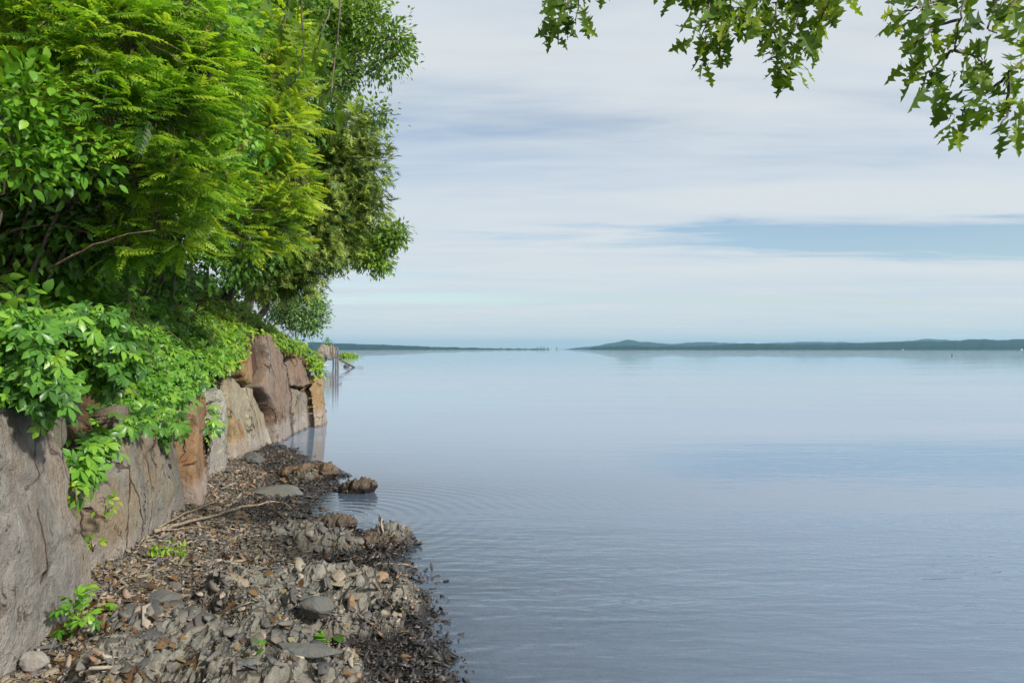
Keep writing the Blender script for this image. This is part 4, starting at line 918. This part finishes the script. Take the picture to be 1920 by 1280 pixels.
# bare branches poking out of the thicket
acc_l = [((90, 505), (290, 432), 4.6, 'dark bare branch slanting across the broad leafed shrub'), ((60, 362), (200, 310), 5.2, 'pale bare branch in the dark hollow above the broad leafed shrub'), ((-20, 260), (105, 130), 5.0, 'thin bare branch crossing the upper left thicket'), ((415, 418), (495, 395), 8.0, 'short bare twig in front of the dark hollow by the yellow shrub')]
for (u0, v0), (u1, v1), Yd, lab in acc_l:
    a = at(u0, v0, Yd + .3); b = at(u1, v1, Yd); pts = curve3(a, b, (0, 0, .05), 10, .006); o = tube_obj('bare_branch', pts, np.linspace(.009, .004, 10) * Yd / 5, TWIG, None, 6, pts[0]); o.location = pts[0]; tag(o, lab, 'branch')

# small plants at the foot of the wall, seedlings on the shore
def tuft(name, label, loc, n, tpls, mat, size, r, hgt, cat='plant'):
    loc = np.asarray(loc, float); root = empty(name, loc, label, cat); mes = [tp_.mesh('leaf', mat) for tp_ in tpls]
    for i in range(n):
        a = rg.uniform(0, 6.28); p = np.array((math.cos(a) * r * rg.uniform(.1, 1), math.sin(a) * r * rg.uniform(.1, 1), hgt * rg.uniform(.2, 1))); d = norm(np.array((p[0] * 4, p[1] * 4, .15)) + rvec(1, .4)[0])
        place(mes[i % len(mes)], 'leaf', p, frames(d[None], np.array(((0, -.3, 1.0),)))[0], size * rg.uniform(.7, 1.2), root)
        if i % 3 == 0: tube_obj('stem', curve3((0, 0, -.01), p, (0, 0, .02), 5), np.linspace(.004, .002, 5), TWIG, root, 5)
x, Y, z = g(145, 1190); tuft('creeper_sprig', 'leafy green sprig growing at the foot of the big grey block', (x, Y, z), 26, T_CREEP, M_BROAD, .085, .08, .20)
x, Y, z = g(208, 1152); tuft('seedling', 'small blue green seedling among brown leaves below the slanting slab', (x, Y, z), 5, T_OVATE, M_CREEP, .07, .05, .04)
x, Y, z = g(358, 1180); tuft('seedling', 'tiny bright green seedling on the striped ledge', (x, Y, z), 4, T_OVATE, M_BROAD, .05, .03, .04)
x, Y, z = g(622, 1206); tuft('seedling', 'green leaf tuft near the long flat slate', (x, Y, z), 5, T_OVATE, M_BROAD, .075, .04, .04)
x, Y, z = g(490, 1218); tuft('seedling', 'pale green seedling beside the oval pebble', (x, Y, z), 4, T_OVATE, M_CREEP, .05, .03, .03)
for (u, v), lab in (((150, 1028), 'lime green sprig clinging to the joint beside the slanting slab'), ((175, 965), 'thin yellow green sprig reaching across the face of the slanting slab'), ((118, 940), 'lime sprig below the long creeper tongue')):
    p = wall_hit(u, v)[0] + np.array((.09, -.03, 0)); tuft('wall_sprig', lab, p, 9, T_THREE, M_LIME, .07, .06, .10)
acc = Acc(); n = 260; pp = []
for i in range(n): x, Y, z = g(rnd.uniform(283, 350), rnd.uniform(1022, 1045)); pp.append((x, Y, z))
pp = np.array(pp); acc.inst(T_LANCE[0], pp, frames(norm(np.array((0, 0, 1.0)) + rvec(n, .5)), rvec(n) + .01), rg.uniform(.025, .05, n), rg.uniform(0, 1, n))
tag(link('moss', acc.mesh('moss', M_LIME)), 'thin mossy grass strip at the foot of the slanting slab', 'moss', kind='stuff')
# leaf litter
acc = Acc(); n = 1700; p2 = shore_pts(n, 2.6, 11.5, .05); dw = p2[:, 0] - wx(p2[:, 1]); p2 = p2[rg.uniform(0, 1, n) < np.exp(-dw / .9)]; n = len(p2)
R = flat_R(n, .45); pos = np.stack((p2[:, 0], p2[:, 1], shorez(p2[:, 0], p2[:, 1]) + .014), -1); which = rg.integers(0, 2, n)
for k, tp_ in enumerate((T_OVATE[1], T_OAK[0])): q = which == k; acc.inst(tp_, pos[q], R[q], rg.uniform(.025, .065, q.sum()), rg.uniform(0, 1, q.sum()))
tag(link('leaf_litter', acc.mesh('leaf_litter', M_DRY)), 'crumbled brown leaf litter along the foot of the wall', 'leaf litter', kind='stuff')
# fallen leaves
dry = [tp_.mesh('fallen_leaf', M_DRY) for tp_ in T_OAK]
spots = [(430, 1088), (440, 1090), (455, 1080), (405, 1090), (290, 1090), (320, 1085), (430, 1140), (445, 1135), (175, 1145), (165, 1140), (185, 1165), (235, 1175), (260, 1172), (280, 1180), (470, 1240), (380, 1230), (640, 1275), (360, 1255), (215, 1170), (345, 990), (250, 1150), (270, 1105), (420, 1160), (455, 1200), (350, 1060), (520, 1060), (600, 1045), (480, 1110), (560, 1130), (500, 1175), (535, 1190), (145, 1225), (175, 1235), (200, 1250), (120, 1245), (230, 1230), (260, 1260), (100, 1265), (160, 1270), (300, 1205), (210, 1200)]
spots += [(rnd.uniform(430, 545), rnd.uniform(868, 935)) for _ in range(34)] + [(rnd.uniform(330, 470), rnd.uniform(950, 1060)) for _ in range(16)] + [(rnd.uniform(110, 340), rnd.uniform(1150, 1278)) for _ in range(8)]
for i, (u, v) in enumerate(spots):
    x, Y, z = g(u, v); d = np.array((math.cos(i * 2.4), math.sin(i * 2.4), .05)); nn = norm(np.array((0, 0, 1.0)) + rvec(1, .35)[0])
    o = place(dry[i % 6], 'fallen_leaf', (x, Y, z + .022), frames(d[None], nn[None])[0], rg.uniform(.07, .125) if v > 960 else rg.uniform(.08, .13))
    far = v < 960
    tag(o, 'dry brown leaf in the drift of leaves along the upper shore' if far else 'curled brown oak leaf lying among the shale near the wall', 'leaf', 'fallen leaves on the upper shore' if far else 'fallen leaves near the wall')

# ------------------------------------------------------------------ oak overhead: trunk behind the camera, limbs reaching out over the shore
oakb = np.array((-3.6, -2.6, 1.6)); oakr = empty('oak_tree', oakb, 'oak reaching its lobed leaves down into the top of the view', 'tree')
tk = curve3(oakb - np.array((0, 0, .6)), (-2.2, -1.6, 5.4), (-.15, 0, 0), 9, .03); tube_obj('trunk', tk, np.linspace(.30, .18, 9), BARK, oakr, 12, oakb)
oak_me = [tp_.mesh('leaf', M_OAK) for tp_ in T_OAK]
def limb(a, pts, r0):
    P = np.array([a] + pts); k = np.linspace(0, 1, len(P)); kk = np.linspace(0, 1, len(P) * 4); Q = np.stack([np.interp(kk, k, P[:, i]) for i in range(3)], -1); Q += rg.normal(size=Q.shape) * .004
    return tube_obj('limb', Q, np.linspace(r0, .012, len(Q)), BARK, oakr, 7, oakb)
L1 = limb(tk[8], [np.array((-1.0, .6, 5.2)), np.array((.3, 2.2, 4.5)), at(1420, -170, 3.6)], .09)
L2 = limb(np.array((.3, 2.2, 4.5)), [np.array((1.1, 2.4, 4.2)), at(1820, -160, 3.0)], .05)
L3 = limb(np.array((-1.0, .6, 5.2)), [np.array((-.6, 2.6, 4.7)), at(1080, -150, 4.0)], .05)
L4 = limb(tk[7], [np.array((-1.9, 1.5, 5.0)), at(600, -140, 4.6)], .06)
def oak_twig(lb, pts, Yd, n, leaf, droop=.45, mult=1.6):
    pts = [(u, v - 24) for u, v in pts]
    """a hanging twig through photo points at depth Yd, leaves in fans along it"""
    P = np.array([at(u, v, Yd + (0.15 * math.sin(i * 2.1))) for i, (u, v) in enumerate(pts)]); k = np.linspace(0, 1, len(P)); kk = np.linspace(0, 1, len(P) * 4)
    Q = np.stack([np.interp(kk, k, P[:, i]) for i in range(3)], -1); Q += rg.normal(size=Q.shape) * .003
    tw = tube_obj('twig', Q, np.linspace(.007, .0025, len(Q)), BARK, lb, 5, oakb)
    n = int(n * mult); mass = Acc(); single = 0
    for i in range(n):
        f = (i + rg.uniform(0, 1)) / n; f = .25 + .75 * f; q = np.array([np.interp(f, kk, Q[:, j]) for j in range(3)])
        tl = norm(np.array([np.interp(min(1, f + .1), kk, Q[:, j]) for j in range(3)]) - np.array([np.interp(f - .1, kk, Q[:, j]) for j in range(3)]))
        side = rvec(1, 1)[0]; d = norm(tl * .55 + norm(side) * 1.0 + np.array((0, 0, -droop))); q = q + norm(side) * .03 + rvec(1, .02)[0]
        nn = norm(np.array((0, -.55, .8)) + rvec(1, .55)[0]); kk_ = int(rg.integers(6)); sl = leaf * rg.uniform(.6, 1.2)
        if rg.uniform() < .46: place(oak_me[kk_], 'leaf', q - oakb, frames(d[None], nn[None])[0], sl, lb)
        else: mass.inst(T_OAK[kk_], q[None], frames(d[None], nn[None]), sl, rg.uniform(0, 1))
    if mass.n: o = link('foliage', mass.mesh('foliage', M_OAK, origin=oakb), lb); o['kind'] = 'stuff'
Yq = 3.8
for pts, n in (([(1085, -90), (1075, 0), (1060, 40), (1048, 80)], 13), ([(1095, -60), (1085, 30), (1080, 70)], 6), ([(1030, -30), (1040, 20), (1028, 35)], 5), ([(1130, -60), (1150, -5)], 4)): oak_twig(L3, pts, 4.0, n, .112, .4, 2.5)
for pts, n in (([(1250, -60), (1270, -5), (1275, 10)], 5), ([(1320, -60), (1330, 20), (1325, 70), (1315, 100)], 12), ([(1390, -80), (1400, 20), (1380, 60), (1345, 110), (1340, 130)], 15), ([(1470, -80), (1460, 20), (1450, 80), (1465, 140), (1480, 155)], 16), ([(1480, -60), (1500, 30), (1490, 80), (1430, 110)], 14), ([(1540, -80), (1550, 0), (1545, 40), (1530, 90), (1510, 110)], 14), ([(1570, -60), (1580, 5), (1575, 20)], 7), ([(1430, -60), (1420, 30), (1400, 50)], 9), ([(1350, -60), (1360, 0), (1300, 25)], 6), ([(1240, -40), (1300, -10), (1350, 5)], 7), ([(1400, -40), (1500, 0), (1560, 20)], 12)): oak_twig(L1, pts, 3.7, n, .112, .4, 2.5)
for pts, n in (([(1825, -80), (1810, 10), (1800, 60), (1788, 118)], 6), ([(1810, 10), (1750, 30), (1715, 40), (1685, 50)], 10), ([(1800, 60), (1760, 70), (1720, 100), (1708, 135)], 9), ([(1788, 118), (1760, 140), (1745, 160), (1760, 190)], 9), ([(1790, 118), (1830, 130), (1850, 150)], 6), ([(1850, -40), (1870, 20), (1850, 80), (1870, 85)], 9), ([(1900, -60), (1920, 10), (1890, 40)], 8), ([(1990, 60), (1930, 130), (1890, 160), (1880, 185)], 8), ([(1890, 165), (1840, 205), (1810, 225), (1800, 250)], 8), ([(1890, 180), (1892, 230), (1875, 260)], 7), ([(1990, 120), (1930, 200), (1910, 250)], 6), ([(1780, -40), (1770, 5)], 4)): oak_twig(L2, pts, 2.9, n, .105, .3, 1.8)
for pts, n in (([(545, -60), (540, 40), (530, 80)], 8), ([(620, -60), (625, 30), (600, 90), (590, 130)], 10), ([(560, -30), (570, 110), (560, 160), (545, 190)], 8), ([(640, 0), (630, 120), (620, 200), (660, 230)], 9), ([(480, -60), (500, 20), (510, 60)], 6)): oak_twig(L4, pts, 4.8, n, .13)

# ------------------------------------------------------------------ far shore details
m, t, o = newmat('pale_sand'); g_ = NN(t, 'ShaderNodeNewGeometry'); n_ = NOISE(t, g_.outputs['Position'], 4, 4)
t.links.new(BSDF(t, MIXC(t, n_, (.42, .36, .27), (.55, .48, .38)), .9), o.inputs[0]); M_SANDY = m
u = np.linspace(0, 1, 14); v = np.linspace(0, 1, 10); U, V_ = np.meshgrid(u, v)
XS = -40 + U * 23.4 + .5 * np.sin(V_ * 7); YS = 66 + V_ * 16; ZS = -.25 + .75 * (1 - U) ** .6 * np.sin(np.clip(V_, .08, .92) * math.pi) ** .5 + .1
tag(link('beach', grid_mesh('beach', XS, YS, ZS, M_SANDY)), kind='structure', label='pale sand spit beyond the end of the wall')
for i, (u_, v_, r_) in enumerate(((606, 655, 1.0), (614, 651, .9), (612, 660, .8), (620, 660, .8), (604, 664, .9), (622, 652, .7))):
    p = at(u_, v_, 68 + (i % 2)); boulder('boulder', (p[0], p[1], max(.15, p[2] - .2)), (r_ * 1.3, r_, r_ * (1.5 if p[2] > .8 else 1.0)), M_R['cream'] if i % 2 else M_R['greytan'], ['lowest pale boulder of the far pile', 'tan boulder at the top of the far pile', 'middle pale boulder in the far pile', 'grey boulder on the water side of the far pile', 'broad boulder on the sand of the far pile', 'dark boulder beside the posts at the far pile'][i], 200 + i, i, .3, 1, 'boulder')
tree('bush', 'tiny dark bush on the far boulder pile', at(612, 655, 69) , [(612, 643, 69, 7, 6, .4), (618, 645, 69, 6, 4, .3)], T_SMALL, M_BUSH, 40, 8, .16, .1, 'bush', .03, twigs=False)
M_POST = bark_mat('weathered_post', (.07, .06, .06), (.17, .15, .14), 6)
for (u_, top, lab) in ((624, 644, 'leftmost weathered post of the old dock'), (629, 650, 'middle weathered post of the old dock'), (633, 651, 'rightmost weathered post of the old dock')):
    p = at(u_, 698, 50); a = np.array((p[0], p[1], -.6)); b = at(u_, top, 50); pts = curve3(a, b, (.02, 0, 0), 6, .01)
    o = tube_obj('dock_post', pts, np.linspace(.065, .055, 6), M_POST, None, 7, a); o.location = a; tag(o, lab, 'post')
a = at(622, 668, 52); b = at(640, 672, 55); ob = tube_obj('dock_beam', curve3(a, b, (0, 0, 0), 4), .07, M_POST, None, 5, a); ob.location = a; tag(ob, 'dark beam joining the old dock posts', 'beam')
a = at(637, 674, 62); b = at(664, 688.5, 66); ob = tube_obj('dock_ramp', curve3(a, b, (0, 0, 0), 5), .10, M_POST, None, 5, a); ob.location = a; tag(ob, 'dark plank sloping from the old dock into the water', 'plank')
a = at(644, 687, 68); b = at(656, 686, 68); ob = tube_obj('floating_log', curve3(a, b, (0, 0, .04), 6), (.04, .14, .2, .2, .14, .05), M_POST, None, 7, a); ob.location = a; tag(ob, 'short dark log floating under the sloping plank', 'log')
for i, u_ in enumerate((668, 672, 675, 679)):
    p = at(u_, 690, 64); a = np.array((p[0], p[1], -.3)); ob = tube_obj('stake', curve3(a, a + np.array((.03 * (i - 1), 0, .48)), (0, 0, 0), 4), .028, M_POST, None, 5, a); ob.location = a
    tag(ob, ['leftmost', 'second from left', 'third from left', 'rightmost'][i] + ' of the four tiny stakes in the water beyond the plank', 'stake')
acc = Acc(); n = 900; c = at(652, 668, 150)
x = c[0] + rg.normal(size=n) * .9 - .2; Y = c[1] + rg.normal(size=n) * 1.5; acc.inst(T_LANCE[0], np.stack((x, Y, 0 * x - .05), -1), frames(norm(np.array((0, 0, 1.0)) + rvec(n, .18)), rvec(n) + .01), rg.uniform(.5, 1.1, n) * np.clip(1.25 - np.abs(x - c[0]) / 2.6, .35, 1), rg.uniform(0, 1, n))
tag(link('reed_bed', acc.mesh('reed_bed', M_LIME)), 'small patch of green reeds in the water past the posts', 'reeds', kind='stuff')
# lone trees on the low points far across the lake
tri = Tpl(*leaf_tpl((0, .5, 0), .2, 0, (0, .5, 1)))
for i, u_ in enumerate((808, 818, 832, 846, 862, 905, 940, 956, 972, 985, 1008, 1014, 1020, 1027, 1044)):
    p = at(u_, 654, 3300); hgt = 6 + 4 * rnd.random() + (4 if 1000 < u_ < 1025 else 0); acc = Acc(); n = 40
    pp = np.array((p[0], p[1], 0)) + np.stack((rg.normal(size=n) * 3.2, rg.normal(size=n) * 3, hgt * (.25 + .75 * rg.uniform(0, 1, n))), -1)
    acc.inst(tri, pp, frames(rvec(n), rvec(n)), rg.uniform(1.5, 3.5, n), rg.uniform(0, 1, n))
    root = empty('far_tree', (p[0], p[1], 0), 'lone tree on a low point far across the lake', 'tree', 'lone trees on the far points'); ob = link('crown', acc.mesh('crown', M_DARK, origin=(p[0], p[1], 0)), root); ob['kind'] = 'stuff'
    tube_obj('trunk', np.array(((p[0], p[1], -1), (p[0], p[1], hgt * .6))), .7, BARK, root, 5, (p[0], p[1], 0))
# specks on the water
m, t, o = newmat('white_paint'); t.links.new(BSDF(t, (.8, .8, .78), .5), o.inputs[0]); M_WHITE = m
p = at(1785, 668, 180); a = np.array((p[0], p[1], -.3)); ob = tube_obj('marker_buoy', np.array((a, a + (0, 0, .4), a + (0, 0, .55), a + (0, 0, 1.0), a + (0, 0, 1.05))), (.16, .18, .1, .08, .02), M_POST, None, 8, a); ob.location = a; tag(ob, 'tiny dark marker buoy out on the calm water', 'buoy')
def house(u_, Yd, w, label):
    p = at(u_, 654, Yd); root = empty('lake_house', (p[0], Yd, 0), label, 'house')
    V = [(-w, 0, 0), (w, 0, 0), (w, w, 0), (-w, w, 0), (-w, 0, w), (w, 0, w), (w, w, w), (-w, w, w)]; Pq = [[0, 1, 5, 4], [1, 2, 6, 5], [2, 3, 7, 6], [3, 0, 4, 7]]
    tw = Tpl(V, Pq); link('house_wall', tw.mesh('house_wall', M_WHITE), root)
    V = [(-w * 1.1, -w * .1, w), (w * 1.1, -w * .1, w), (w * 1.1, w * 1.1, w), (-w * 1.1, w * 1.1, w), (-w * 1.1, w * .5, w * 1.6), (w * 1.1, w * .5, w * 1.6)]
    link('roof', Tpl(V, [[0, 1, 5, 4], [2, 3, 4, 5], [3, 0, 4], [1, 2, 5]]).mesh('roof', M_POST), root)
house(1693, 3500, 2.6, 'tiny white house on the shore below the wooded ridge'); house(1916, 3500, 4, 'white lakeside house at the right end of the ridge')

# ------------------------------------------------------------------ haze
m = bpy.data.materials.new('haze_air'); m.use_nodes = True; t = m.node_tree; t.nodes.clear(); o = t.nodes.new('ShaderNodeOutputMaterial')
pv = NN(t, 'ShaderNodeVolumePrincipled'); pv.inputs['Color'].default_value = (.36, .74, 1, 1); pv.inputs['Density'].default_value = .00007; pv.inputs['Anisotropy'].default_value = .2
t.links.new(pv.outputs[0], o.inputs['Volume'])
V = [(x, y, z) for x in (-9500, 9500) for y in (-60, 16500) for z in (-6, 175)]
hz = link('haze', Tpl(V, [[0, 1, 3, 2], [4, 6, 7, 5], [0, 4, 5, 1], [2, 3, 7, 6], [0, 2, 6, 4], [1, 5, 7, 3]]).mesh('haze', m)); tag(hz, 'thin blue haze over the lake', 'haze', kind='stuff')
